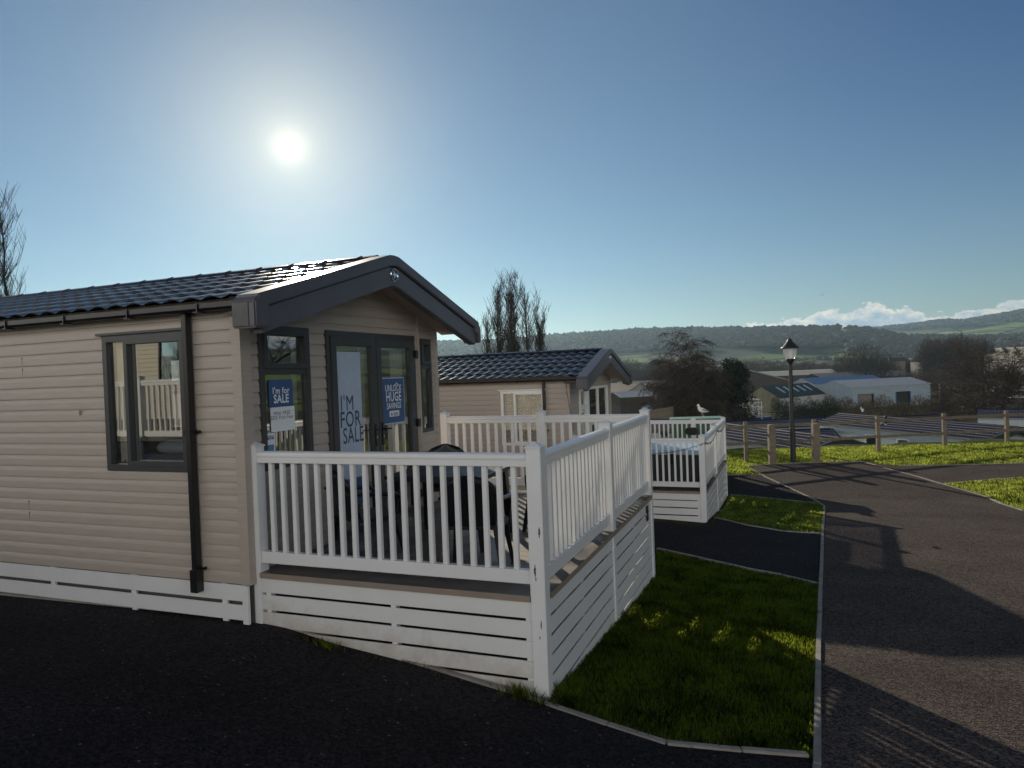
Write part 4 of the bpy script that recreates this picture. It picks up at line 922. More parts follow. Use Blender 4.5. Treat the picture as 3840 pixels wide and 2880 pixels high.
# ------------------------------------------------------------------ second deck: hot tub, gate sign, string of lights
tub = thing('hot_tub', 'dark clad hot tub with pale blue cover on the far deck', 'hot tub', (-1.02, 11.25, -.87))
mb = MB(); mb.box(-.95, .95, -.90, .90, .02, .70)
for i in range(24): x = -.95+i*.0826; mb.box(x+.004, x+.07, -.915, -.90, .04, .66)
mb.build('cabinet', mat('dark_grey_slats', (.030, .036, .036), .6, var=.15), tub)
mb = MB(); mb.prism([(-1.0, -.94), (1.0, -.94), (1.0, .94), (-1.0, .94)], 'z', .70, .80); mb.build('cover', mat('pale_blue_cover', (.42, .60, .72), .35, var=.05), tub, bevel=.03)
mb = MB(); mb.box(-.42, -.30, -.945, -.93, .50, .72); mb.box(.36, .48, -.945, -.93, .50, .72); pieces(mb, 'strap', m_blackp, tub)
gp = np.array((.13-.82, 9.85+5.2-.15, -.87))
sg = MB(); sg.prism([(-.17, -.05), (-.11, -.105), (.11, -.105), (.17, -.05), (.17, .05), (.11, .105), (-.11, .105), (-.17, .05)], 'y', 0, .02)
so = sg.build('name_plate', m_blackp, None, bevel=.003); so.location = gp+np.array((.0-.08, -.03, .80)); tag(so, 'small black eight-sided plate on the far deck balustrade post', 'sign')
def lights(label, pts, sag):
    T = thing('string_lights', label, 'string lights', pts[0]); p0 = Vector(pts[0]); wire = []; bulbs = MB()
    for a, b in zip(pts[:-1], pts[1:]):
        a = Vector(a)-p0; b = Vector(b)-p0; n = max(6, int((b-a).length/.06))
        for i in range(n): t = i/n; wire.append(a.lerp(b, t)-Vector((0, 0, sag*4*t*(1-t)*(b-a).length)))
    mb = MB(); mb.tube(wire, .0045, 4); mb.build('wire', m_blackp, T)
    for i in range(2, len(wire), 2): w = wire[i]; bulbs.tube([w, w-Vector((rng.uniform(-.02, .02), 0, .04))], [.006, .004], 4)
    bulbs.build('bulbs', m_blackp, T)
dx, dy, dz = .13, 9.85, -.87
lights('thin dark string of fairy lights draped along the far deck rails', [(dx-2.6, dy-.02, dz+.72), (dx-.9, dy-.02, dz+.80), (dx+.01, dy-.02, dz+1.02), (dx+.02, dy+.06, dz+1.02), (dx+.02, dy+2.5, dz+1.06), (dx+.02, dy+5.15, dz+1.10)], .045)
lights('thin dark string of fairy lights hanging from the second caravan eaves', [(O2[0]+.50, O2[1]+1.0, O2[2]+2.78), (O2[0]+.45, O2[1]-.30, O2[2]+2.27), (O2[0]-.05, O2[1]-.16, O2[2]+2.40), (O2[0]-.06, O2[1]-.03, O2[2]+2.35), (O2[0]+.10, O2[1]-.04, O2[2]+1.25)], .04)
# ------------------------------------------------------------------ lamp, fence, cabinet
m_iron = mat('black_iron', (.018, .020, .024), .5, var=.2, vscale=8, bump=.1); m_lglass = mat('milky_lantern_glass', (.80, .82, .82), .15); m_lglass.node_tree.nodes['Principled BSDF'].inputs['Alpha'].default_value = .42; m_lens = mat('frosted_lamp_tube', (.75, .75, .72), .3)
lp = at(2974.7, 1720, 24.5); lz = Gz(lp[0], lp[1]); HL = 4.30
lamp = thing('street_lamp', 'black street lamp with clear tapered lantern beside the post and rail fence', 'street lamp', (lp[0], lp[1], lz-.03))
mb = MB(); mb.lathe([(.09, 0), (.088, 1.2), (.075, 1.25), (.062, 3.40), (.0, 3.40)], n=12); mb.build('pole', m_iron, lamp)
mb = MB(); mb.lathe([(.05, 3.38), (.055, 3.45), (.09, 3.50), (.14, 3.60), (.15, 3.63), (0, 3.63)], n=16); mb.build('neck', m_iron, lamp, smooth=True)
mb = MB(); mb.lathe([(.135, 3.62), (.19, 3.74), (.225, 3.88), (.24, 4.00)], n=20); mb.build('lantern_glass', m_lglass, lamp, smooth=True, fix=False)
mb = MB(); mb.tube([(.03, 0, 3.63), (.03, 0, 3.98)], .022, 8); mb.build('lamp_tube', m_lens, lamp)
mb = MB(); mb.lathe([(.0, 3.985), (.30, 3.985), (.305, 4.01), (.26, 4.05), (.18, 4.13), (.11, 4.22), (.085, 4.25), (.085, 4.28), (.05, 4.32), (.0, 4.35)], n=20); mb.build('lantern_hood', m_iron, lamp, smooth=True)
m_wood = mat('weathered_timber', (.13, .11, .08), .85, col2=(.21, .175, .13), vscale=7, stretch=(1, 1, 1), bump=.4, bscale=60)
fence = thing('rail_fence', 'weathered timber post and two rail fence along the top of the bank', 'fence', (0, 0, 0))
fp = []
for u, D in ((2430, 24.0), (2600, 24.5), (2790, 25.0), (3048, 25.6), (3287, 26.2), (3536, 26.9), (3771, 27.5), (3980, 28.0), (4200, 28.5)):
    p = at(u, 1440, D); fp.append((p[0], p[1]))
fz = []
TOPS = {2790: 1582, 3048: 1572.6, 3287: 1559.4, 3536: 1549.8, 3771: 1540.3}
for (u, D), (x, y) in zip(((2430, 24.0), (2600, 24.5), (2790, 25.0), (3048, 25.6), (3287, 26.2), (3536, 26.9), (3771, 27.5), (3980, 28.0), (4200, 28.5)), fp):
    v = np.interp(u, [2430, 2600]+list(TOPS)+[3980, 4200], [1598, 1591]+list(TOPS.values())+[1533, 1526]); fz.append(float(at(u, v, D)[2]))
for (x, y), z in zip(fp, fz):
    mb = MB(); mb.box(-.065, .065, -.065, .065, Gz(x, y)-.3, z); p = mb.build('post', m_wood, fence, bevel=.008); p.location = (x, y, 0); p.rotation_euler = (0, 0, math.radians(17))
for i in range(len(fp)-1):
    for dz_ in (.17, .76):
        mb = MB(); n_ = Vector((math.sin(_y), -math.cos(_y), 0))*.085
        mb.beam(Vector((*fp[i], fz[i]-dz_+rng.uniform(-.015, .015)))+n_, Vector((*fp[i+1], fz[i+1]-dz_))+n_, .036, .105); mb.build('rail', m_wood, fence, bevel=.005)
for u, vt, D, w, lb in ((2891.5, 1592, 24.2, .215, 'thick square timber post left of the street lamp'), (3057, 1588, 24.2, .22, 'thick square timber post right of the street lamp')):
    p = at(u, vt, D); g_ = Gz(p[0], p[1]); mb = MB(); h = p[2]-g_; mb.box(-w/2, w/2, -w/2, w/2, -.2, h-.03); mb.prism([(-w/2, h-.03), (w/2, h-.03), (w/2-.03, h), (-w/2+.03, h)], 'y', -w/2+.003, w/2-.003)
    o = mb.build('timber_post', m_wood, None, bevel=.008); o.location = (p[0], p[1], g_); o.rotation_euler = (0, 0, math.radians(20)); tag(o, lb, 'post', 'thick timber posts beside the street lamp')
m_green = mat('dark_green_paint', (.012, .075, .040), .45, var=.15, vscale=6); m_lgreen = mat('faded_green_top', (.16, .30, .22), .5, var=.2, vscale=5)
cp = at(2608, 1440, 22.2); cg = Gz(cp[0], cp[1]); ct = float(at(2608, 1566, 22.2)[2])-cg
cab = thing('electrical_cabinet', 'dark green metal utility cabinet with a gull on its pale top', 'utility cabinet', (cp[0], cp[1], cg), math.radians(12))
mb = MB(); mb.box(-.76, .76, -.42, .42, 0, ct-.12); mb.box(-.006, .006, -.43, -.42, .1, ct-.2); mb.build('body', m_green, cab, bevel=.01)
mb = MB(); mb.box(-.82, .82, -.50, .50, ct-.12, ct-.012); mb.build('canopy', m_green, cab, bevel=.02)
mb = MB(); mb.box(-.80, .80, -.48, .48, ct-.013, ct); mb.build('top_sheet', m_lgreen, cab, bevel=.004)
mb = MB(); mb.box(.30, .46, -.432, -.421, ct-.95, ct-.65); w_ = mb.build('warning_label', mat('yellow_label', (.65, .55, .12), .5), cab)
mb = MB(); mb.prism([(.33, ct-.82), (.43, ct-.82), (.38, ct-.72)], 'y', -.434, -.4325); mb.build('warning_mark', m_blackp, w_)
# ------------------------------------------------------------------ gulls
m_gw = mat('white_feathers', (.75, .75, .74), .8, var=.05); m_gg = mat('grey_wing_feathers', (.30, .33, .36), .8, var=.1); m_gb = mat('black_feathers', (.02, .02, .02), .8); m_bk = mat('yellow_beak', (.60, .42, .08), .5); m_lg = mat('pink_leg', (.45, .28, .24), .6)
def gull(label, loc, rz, s=1.0, sit=False, grp=None):
    """faces local +x"""
    T = thing('gull', label, 'gull', loc, rz, grp); T.scale = (s, s, s); h = -.13 if sit else 0
    b = MB(); b.tube([(-.24, 0, .19+h), (-.18, 0, .20+h), (-.10, 0, .22+h), (0, 0, .245+h), (.07, 0, .275+h), (.105, 0, .32+h), (.115, 0, .36+h), (.122, 0, .395+h), (.135, 0, .42+h), (.16, 0, .415+h), (.175, 0, .408+h)],
                     [.008, .035, .062, .085, .078, .055, .040, .036, .042, .030, .008], 14, sy=.95); b.build('body', m_gw, T, smooth=True)
    b = MB(); b.tube([(.168, 0, .408+h), (.20, 0, .403+h), (.222, 0, .392+h)], [.012, .010, .003], 8, sy=.7); b.build('beak', m_bk, T, smooth=True)
    for y in (-1, 1):
        b = MB(); b.tube([(.06, y*.05, .27+h), (.0, y*.075, .262+h), (-.10, y*.070, .235+h), (-.20, y*.045, .205+h), (-.27, y*.02, .185+h)], [.02, .052, .048, .026, .006], 10, sy=.35 if False else .55); w = b.build('wing', m_gg, T, smooth=True)
        b = MB(); b.tube([(-.20, y*.035, .202+h), (-.27, y*.02, .185+h), (-.33, y*.008, .172+h)], [.020, .014, .003], 8, sy=.6); b.build('wing_tip', m_gb, w, smooth=True)
        b = MB(); b.lathe([(0, -.005), (.0055, 0), (0, .005)], n=6); e = b.build('eye', m_gb, T); e.location = (.148, y*.033, .424+h)
        if not sit:
            b = MB(); b.tube([(-.01, y*.03, .19), (.0, y*.032, .10), (-.005, y*.032, .01)], [.014, .006, .006], 6)
            b.add([(-.01, y*.032, .006), (.055, y*.032-.03, .003), (.065, y*.032, .003), (.055, y*.032+.03, .003)], [(0, 1, 2), (0, 2, 3)]); b.build('leg', m_lg, T)
    return T
gpz = at(2634, 1562, 22.1)
gull('white and grey gull standing on the green utility cabinet', (gpz[0], gpz[1], cg+ct), math.radians(215), .95)

# wear on the near wall: a smudge, and the joints between lengths of board
x_ = ony(300, 1548, O1[1]-.02); mb = MB(); n = 12; mb.add([(O1[0]*0+x_[0]-O1[0]+.022*math.cos(2*math.pi*k/n)*(1+.3*math.sin(k*2.3)), -.0185, x_[2]+.030*math.sin(2*math.pi*k/n)*(1+.3*math.cos(k*3.1))) for k in range(n)], [tuple(range(n))]); mb.build('smudge', mat('grey_smudge', (.20, .175, .145), .6), car1, fix=False)
r_ = random.Random(3); mb = MB()
for k in range(20):
    z = -.1+.1165*k+.01; xx = -r_.choice((2.9, 3.6, 4.4, 6.1)); mb.box(xx-.0016, xx+.0016, -.0178, -.012, z, z+.085)
pieces(mb, 'board_joint', mat('joint_line', (.16, .13, .11), .7), car1)

# ------------------------------------------------------------------ lower terrace
def low(label, u, v, D, rzdeg, hook='ridge', **k):
    p = at(u, v, D); rz = math.radians(rzdeg); Wd = k.get('Wd', 3.78); R_ = Matrix.Rotation(rz, 3, 'Z')
    off = {'ridge': Vector((.54, Wd/2, 3.11)), 'eaveback': Vector((-k.get('length', 11), -.1, 2.5))}[hook]
    loc = Vector(p.tolist())-R_ @ off
    return caravan(label, tuple(loc), rz, detail=1, skirt=False, roof=m_tile2, clad=k.pop('clad', m_gclad), fr=m_whitef, group='static caravans on the lower terrace', front=k.pop('front', 'none'), gable_mat=k.pop('gable_mat', m_gclad), pipes=False, zb=-.3, fasc=k.pop('fasc', m_lfasc), **k), loc
m_lfasc = mat('dark_green_fascia', (.016, .026, .028), .5, var=.1)
LA, la = low('grey green clad caravan on the lower terrace with flue, behind the street lamp', 3162.6, 1640, 33.7, -56, length=15.5, res=.05, flue=-9.9, side_windows=[(-10.7, -10.0, .7, 2.05, 'dark'), (-7.4, -6.7, .9, 1.9, 'plain'), (-4.0, -3.3, 1.2, 2.0, 'plain')], gable_mat=m_cream)
LB, lb = low('grey green clad terrace caravan with flue and roof vent, behind the right fence', 3831, 1600, 38, -57, length=14.5, res=.05, flue=-8.1, side_windows=[(-9.3, -8.1, .7, 2.05, 'dark'), (-6.4, -5.4, .9, 2.0, 'plain')])
LC, _c = low('pale grey caravan lying broadside beyond the last fence post', 3666, 1566, 58, -16, hook='eaveback', length=11, res=.09, side_windows=[(-9.6, -9.3, 1.5, 1.9, 'dark'), (-7.7, -6.6, .9, 1.9, 'dark')])
LD, _c = low('caravan with slate blue roof beyond the terrace, left of the street lamp pole', 3128, 1563, 61, 24, length=13, res=.09, side_windows=[])
LF, _c = low('caravan whose roof just shows behind the fence, below the brambles', 3530, 1553, 64, 24, length=12, res=.09)
LG, _c = low('low dark roofed caravan between the two terrace caravans', 3125, 1606, 49.5, 14, length=9, res=.07, flue=-2.6)
LH, _c = low('caravan with curved dark roof at the terrace edge, left of the timber post', 2560, 1572, 46, -20, length=10, res=.08)
LI, _c = low('small cream caravan in the yard below the birch', 2423, 1507, 110, -130, length=9, res=.12, clad=m_cream, side_windows=[(-7.5, -6.6, .8, 2, 'dark'), (-5, -4.1, .8, 2, 'dark'), (-2.5, -1.6, .8, 2, 'dark')])
gr = la+Matrix.Rotation(math.radians(-56), 3, 'Z') @ Vector((-13.0, 1.89, 3.13))
gull('grey winged gull resting on the ridge of the lower terrace caravan', tuple(gr), math.radians(200), 1.0, sit=True)
# flying gull
fg = at(3084, 1106, 100); T = thing('gull', 'gull gliding high above the valley', 'gull', fg, math.radians(100))
mb = MB(); mb.tube([(-.25, 0, 0), (-.1, 0, .01), (.08, 0, .02), (.2, 0, .03), (.26, 0, .025)], [.01, .06, .075, .045, .008], 8); mb.build('body', m_gw, T, smooth=True)
for s, tip in ((-1, .30), (1, -.24)):
    mb = MB(); mb.add([(.10, 0, .03), (.14, s*.25, .12+tip*.3), (.02, s*.62, .10+tip), (-.06, s*.55, .09+tip*.9), (-.05, s*.25, .11+tip*.3), (-.10, 0, .02)], [(0, 1, 4, 5), (1, 2, 3, 4)])
    mb.add([(.10, 0, .05), (.14, s*.25, .14+tip*.3), (.02, s*.62, .11+tip), (-.06, s*.55, .10+tip*.9), (-.05, s*.25, .13+tip*.3), (-.10, 0, .04)], [(0, 1, 4, 5), (1, 2, 3, 4)]); mb.build('wing', m_gg, T, fix=False)
# small lantern on the terrace
p = at(3235, 1560, 60); T = thing('garden_lamp', 'small white lantern on a post in front of the brambles', 'lamp', (p[0], p[1], Gz(p[0], p[1])))
hz = float(at(3235, 1545, 60)[2])-Gz(p[0], p[1]); mb = MB(); mb.tube([(0, 0, 0), (0, 0, hz)], .05, 8); mb.build('pole', m_iron, T); mb = MB(); mb.lathe([(.06, hz), (.14, hz+.30), (.0, hz+.30)], n=8); mb.build('lantern', m_lens, T); mb = MB(); mb.lathe([(.18, hz+.30), (.08, hz+.42), (0, hz+.46)], n=8); mb.build('hood', m_iron, T)

# ------------------------------------------------------------------ sheds and yards in the valley
def sheetmat(name, col, var=.1, rough=.5, vscale=.6): 
    m = mat(name, col, rough, var=var, vscale=vscale); t = m.node_tree; b = t.nodes['Principled BSDF']; c = t.nodes.new('ShaderNodeTexCoord'); w = t.nodes.new('ShaderNodeTexWave'); w.inputs['Scale'].default_value = 1.1; t.links.new(c.outputs['Object'], w.inputs['Vector'])
    b.inputs['Specular IOR Level'].default_value = .15; bp = t.nodes.new('ShaderNodeBump'); bp.inputs['Strength'].default_value = .5; bp.inputs['Distance'].default_value = .12; t.links.new(w.outputs[0], bp.inputs['Height']); t.links.new(bp.outputs[0], b.inputs['Normal']); return m
m_sgreen = sheetmat('dark_green_roof_sheet', (.020, .040, .030)); m_sgrey = sheetmat('pale_grey_sheet', (.40, .42, .44)); m_swall = sheetmat('blue_grey_wall_sheet', (.27, .33, .37)); m_sblue = sheetmat('blue_roof_sheet', (.10, .19, .34)); m_scream = sheetmat('cream_roof_sheet', (.60, .55, .45)); m_sfib = sheetmat('weathered_fibre_sheet', (.20, .20, .18), .25); m_sdark = sheetmat('dark_brown_sheet', (.045, .035, .032)); m_khaki = sheetmat('khaki_boards', (.17, .155, .10), .2); m_sky_l = mat('roof_light', (.45, .50, .55), .4); m_brick = mat('pale_block_wall', (.42, .42, .40), .8, var=.12, vscale=1.5); m_rust = sheetmat('rusty_roof_sheet', (.36, .30, .24), .3, vscale=.3); m_gwall = mat('pale_render', (.26, .26, .24), .8, var=.1, vscale=.5)
m_solar = mat('solar_panel_glass', (.10, .14, .22), .08); m_hole = mat('dark_opening', (.012, .012, .012), .9); m_door = mat('brown_sliding_door', (.16, .13, .11), .6, var=.1); m_bluef = mat('blue_door_frame', (.04, .12, .30), .5)
def shed(name, label, u, D, th, Ln, Wd, eave, rise, wall, roof, gable=None, lights_=0, doors=(), over=.3, cat='shed', base=None, arch=False, zeave=None):
    """u: column of the near corner, D: its distance; th: how far the long side turns away; eave height fixed from zeave if given"""
    p = at(u, 1440, D); g = Gz(p[0], p[1]); rz = math.radians(YAW+th)
    if zeave is not None: eave = float(at(u, zeave, D)[2])-g
    T = thing(name, label, cat, (p[0], p[1], g), rz)
    mb = MB(); mb.holes(0, Ln, -2, eave, [(a*Ln, b*Ln, -2, h) for a, b, h, *_ in doors], lambda a, w: (a, 0, w)); mb.build('wall', wall, T, fix=False); mb = MB(); mb.holes(0, Ln, -2, eave, [], lambda a, w: (a, Wd, w)); mb.build('wall', wall, T, fix=False)
    mb = MB()
    for x in (0, Ln): mb.add([(x, 0, -2), (x, Wd, -2), (x, Wd, eave), (x, Wd/2, eave+rise), (x, 0, eave)], [(0, 1, 2, 3, 4)])
    pieces(mb, 'gable', gable or wall, T, fix=False)
    for s in (0, 1):
        mb = MB(); n = 8 if arch else 1; pts = []
        for i in range(n+1):
            t = i/n; y = -over+(Wd/2+over)*t; z = eave-.1+rise*(math.sin(t*math.pi/2) if arch else t); pts.append((y if s == 0 else Wd-y, z))
        for (ya, za), (yb, zb) in zip(pts[:-1], pts[1:]):
            mb.add([(-over, ya, za), (Ln+over, ya, za), (Ln+over, yb, zb), (-over, yb, zb), (-over, ya, za+.12), (Ln+over, ya, za+.12), (Ln+over, yb, zb+.12), (-over, yb, zb+.12)], [(0,3,2,1),(4,5,6,7),(0,1,5,4),(1,2,6,5),(2,3,7,6),(3,0,4,7)])
        r = mb.build('roof', roof, T)
        if s == 0 and lights_:
            for i in range(lights_):
                a0 = Ln*(.22+i*.15); mb = MB(); f = lambda y: eave-.1+.12+.05+rise*(y+over)/(Wd/2+over)
                mb.add([(a0, Wd*.17, f(Wd*.17)), (a0+1.5, Wd*.17, f(Wd*.17)), (a0+1.5, Wd*.42, f(Wd*.42)), (a0, Wd*.42, f(Wd*.42))], [(0, 1, 2, 3)]); mb.build('skylight', m_sky_l, r, fix=False)
    for a, b, h, kind in doors:
        mb = MB(); mb.quad((a*Ln, .8, -2), (b*Ln, .8, -2), (b*Ln, .8, h), (a*Ln, .8, h)); mb.build('doorway', m_hole if kind == 'open' else m_door, T, fix=False)
        mb = MB(); mb.box(a*Ln-.35, a*Ln, -.1, .1, -2, h); mb.box(b*Ln, b*Ln+.35, -.1, .1, -2, h); pieces(mb, 'door_jamb', m_bluef, T)
    return T
shed('barn', 'old barn with dark green roof, five rooflights and khaki boarded gable', 2922, 250, 42, 36, 13.5, 4, 4.3, m_brick, m_sgreen, m_khaki, 5, zeave=1494)
shed('warehouse', 'blue grey sheet metal warehouse with pale roof and two big doorways', 3196, 262, 17, 37, 19, 7, 2.6, m_swall, m_sgrey, None, 0, doors=[(.07, .26, 5.0, 'shut'), (.55, .73, 5.2, 'open')], zeave=1453, cat='warehouse')
shed('warehouse', 'sheet metal shed with bright blue roof behind the pale warehouse', 3057, 318, 22, 44, 16, 7, 2.8, m_swall, m_sblue, m_sgrey, zeave=1441, cat='warehouse')
shed('warehouse', 'long weathered grey fibre roofed shed beyond the blue roof', 3095, 372, 18, 60, 20, 7, 2.9, m_sdark, m_sfib, zeave=1421, cat='warehouse')
shed('warehouse', 'broad shed with large dark brown gable behind the old barn', 2965, 300, 72, 60, 33, 8, 5.0, m_sdark, m_sfib, m_sdark, zeave=1428, cat='warehouse')
shed('warehouse', 'long shed with sunlit cream arched roof, farthest of the yard', 2800, 440, 9, 62, 16, 8, 2.9, m_sdark, m_scream, arch=True, zeave=1414, cat='warehouse')
shed('workshop', 'pale rendered workshop with solar panels on its roof, left of the birch', 2462, 195, 118, 22, 11.5, 4, 3, m_gwall, m_sdark, m_gwall, zeave=1474, cat='workshop')
p = at(2330, 1462, 190)
shed('warehouse', 'long low shed with rusty pale roof behind the workshop', 2335, 262, 10, 24, 12, 4, 2.0, m_sdark, m_rust, zeave=1452, cat='warehouse')
shed('shed', 'low dark shed with pale grey roof left of the workshop', 2325, 170, 15, 9, 8, 2.5, 1.2, m_sdark, m_sgrey, zeave=1490)
# solar panels on the workshop
sp_ = [at(2336, 1462, 185), at(2352, 1447, 195), at(2393, 1448, 195), at(2376, 1469, 185)]
# pole with floodlights by the warehouse
p = at(3522, 1440, 235); g_ = Gz(p[0], p[1]); T = thing('floodlight_mast', 'slim mast with two floodlights in front of the pale warehouse', 'floodlight', (p[0], p[1], g_)); h = float(at(3522, 1438, 235)[2])-g_
mb = MB(); mb.tube([(0, 0, 0), (0, 0, h)], .12, 6); mb.build('mast', m_edge, T)
for s in (-1.6, .9): mb = MB(); mb.box(s, s+1.2, -.2, .2, h-.1, h+.8); mb.box(min(0, s), max(0, s), -.06, .06, h-.25, h-.12); mb.build('floodlight', m_blackp, T)
# yard clutter
p = at(2840, 1440, 150); T = thing('shipping_container', 'dark blue container standing in the shaded yard', 'container', (p[0], p[1], Gz(p[0], p[1])), math.radians(YAW+5))
mb = MB(); mb.box(-3, 3, 0, 2.4, 0, 2.6)
for i in range(24): x = -3+i*.25; mb.box(x, x+.11, -.05, 0, .1, 2.5)
mb.build('body', mat('dark_blue_steel', (.015, .03, .09), .5, var=.15), T); mb = MB(); mb.box(3, 3.05, .1, 2.3, .1, 2.5); mb.build('door', m_bluef, T)
p = at(2790, 1440, 165); zf = float(at(2790, 1500, 165)[2]); T = thing('carport', 'low canopy with a bright flat roof in the yard beside the barn', 'canopy', (p[0], p[1], Gz(p[0], p[1])), math.radians(YAW)); hh = zf-Gz(p[0], p[1])
mb = MB(); mb.box(-2.6, 3.0, -1.5, 2.5, hh, hh+.18); mb.build('roof', m_scream, T)
for x in (-2.4, 2.8):
    for y in (-1.3, 2.3): mb = MB(); mb.box(x-.08, x+.08, y-.08, y+.08, 0, hh); mb.build('post', m_edge, T)
p = at(2815, 1440, 140); T = thing('steel_frame', 'stack of pale lattice frames in the shaded yard', 'frame', (p[0], p[1], Gz(p[0], p[1])), math.radians(YAW)); hh = float(at(2815, 1508, 140)[2])-Gz(p[0], p[1])
mb = MB(); r_ = random.Random(4)
for k in range(26):
    x = r_.uniform(-1.8, 1.8); z = hh-1.8+r_.uniform(-.3, 1.4); mb.beam((x, r_.uniform(-.6, .6), z), (x+r_.uniform(-1.4, 1.4), r_.uniform(-.6, .6), z+r_.uniform(-.8, .8)), .07, .07)
for z in (hh-1.9, hh-1.0, hh-.2): mb.beam((-2, -.4, z), (2, -.4, z+.1), .09, .09)
for x in (-1.9, 0, 1.9): mb.beam((x, -.4, 0), (x, -.4, hh), .09, .09)
mb.build('lattice', mat('galvanised_steel', (.45, .50, .55), .4, metal=.3), T)
# picket fence below the birch
p0_ = at(2425, 1572, 75); p1_ = at(2525, 1566, 82); T = thing('picket_fence', 'grey picket fence in the yard beyond the second caravan', 'fence', (0, 0, 0)); ft = float(p0_[2])+.85
mb = MB()
for i in range(46):
    t = i/45; x = p0_[0]*(1-t)+p1_[0]*t; y = p0_[1]*(1-t)+p1_[1]*t; mb.box(x-.035, x+.035, y-.02, y+.02, Gz(x, y), ft+rng.uniform(-.03, .03))
pieces(mb, 'picket', m_wood, T); mb = MB(); mb.beam((p0_[0], p0_[1]+.06, ft-.25), (p1_[0], p1_[1]+.06, ft-.25), .05, .08); mb.beam((p0_[0], p0_[1]+.06, ft-.95), (p1_[0], p1_[1]+.06, ft-.95), .05, .08); pieces(mb, 'rail', m_wood, T)
# houses on the right
m_hw = mat('cream_render', (.55, .51, .42), .8, var=.08, vscale=.3); m_hw2 = mat('brown_brick', (.17, .13, .11), .85, var=.15, vscale=.5); m_slate = mat('slate_roof', (.045, .045, .05), .5, var=.15, vscale=.5)
def house(label, u, D, th, vb, vt, Ln=9, Wd=7, gabs=(), wm=None, hgt=None):
    p = at(u, 1440, D); g = Gz(p[0], p[1]); zt = float(at(u, vt, D)[2])-g; zb_ = float(at(u, vb, D)[2])-g; wm = wm or m_hw
    T = thing('house', label, 'house', (p[0], p[1], g), math.radians(YAW+th), 'houses across the valley'); ev = max(2.5, zt-3.2)
    mb = MB(); mb.box(-Ln/2, Ln/2, 0, Wd, -1, ev); mb.build('wall', wm, T)
    mb = MB(); mb.prism([(-.4, ev), (Wd/2, zt-.4), (Wd+.4, ev)], 'x', -Ln/2-.3, Ln/2+.3); r = mb.build('roof', m_slate, T)
    mb = MB(); mb.box(-Ln/2+.6, -Ln/2+1.4, Wd/2-.4, Wd/2+.4, zt-1.5, zt+.7); mb.build('chimney', m_sdark, r)
    for gx0 in gabs:
        mb = MB(); w = 2.4; mb.prism([(gx0-w, 0), (gx0+w, 0), (gx0+w, ev), (gx0, zt), (gx0-w, ev)], 'y', -1.2, Wd/2); mb.build('front_gable', wm, T)
    for i in range(int(Ln/2.6)):
        for z in (1.0, 3.6):
            if z+1.3 < ev: x = -Ln/2+1.1+i*2.6; mb = MB(); mb.box(x, x+1.1, -1.26 if any(abs(x+.5-g0) < 2.4 for g0 in gabs) else -.05, (-1.19 if any(abs(x+.5-g0) < 2.4 for g0 in gabs) else .02), z, z+1.3); mb.build('window', m_hole, T)
house('cream house with two steep front gables among trees at the right edge', 3777, 400, 0, 1362, 1303, 15, 8, (-3.6, 3.2))
house('cream house with steep gable, farthest right', 3842, 405, 5, 1360, 1300, 10, 8, (-1.0,))
for i, (u, vt, D, th, Ln, lab) in enumerate(((3368, 1325, 520, -20, 10, 'pale house glimpsed between trees, leftmost of the far row'), (3420, 1328, 540, 15, 10, 'dark roofed house beside the leftmost one of the far row'), (3466, 1326, 510, 30, 9, 'house with sunlit gable among the far bare trees'), (3510, 1325, 500, -10, 11, 'pale house half hidden behind the tall bare trees'), (3580, 1325, 470, 20, 12, 'cream house behind the right end of the tall bare trees'), (3185, 1378, 420, 25, 9, 'house with pale roof below the domed bare tree'), (3230, 1380, 430, -15, 8, 'second pale roofed house beside the domed bare tree'))):
    house(lab, u, D, th, 1390, vt+14, Ln, 7, ((0,) if i % 2 else ()), wm=(m_hw if i in (2, 4) else m_hw2))

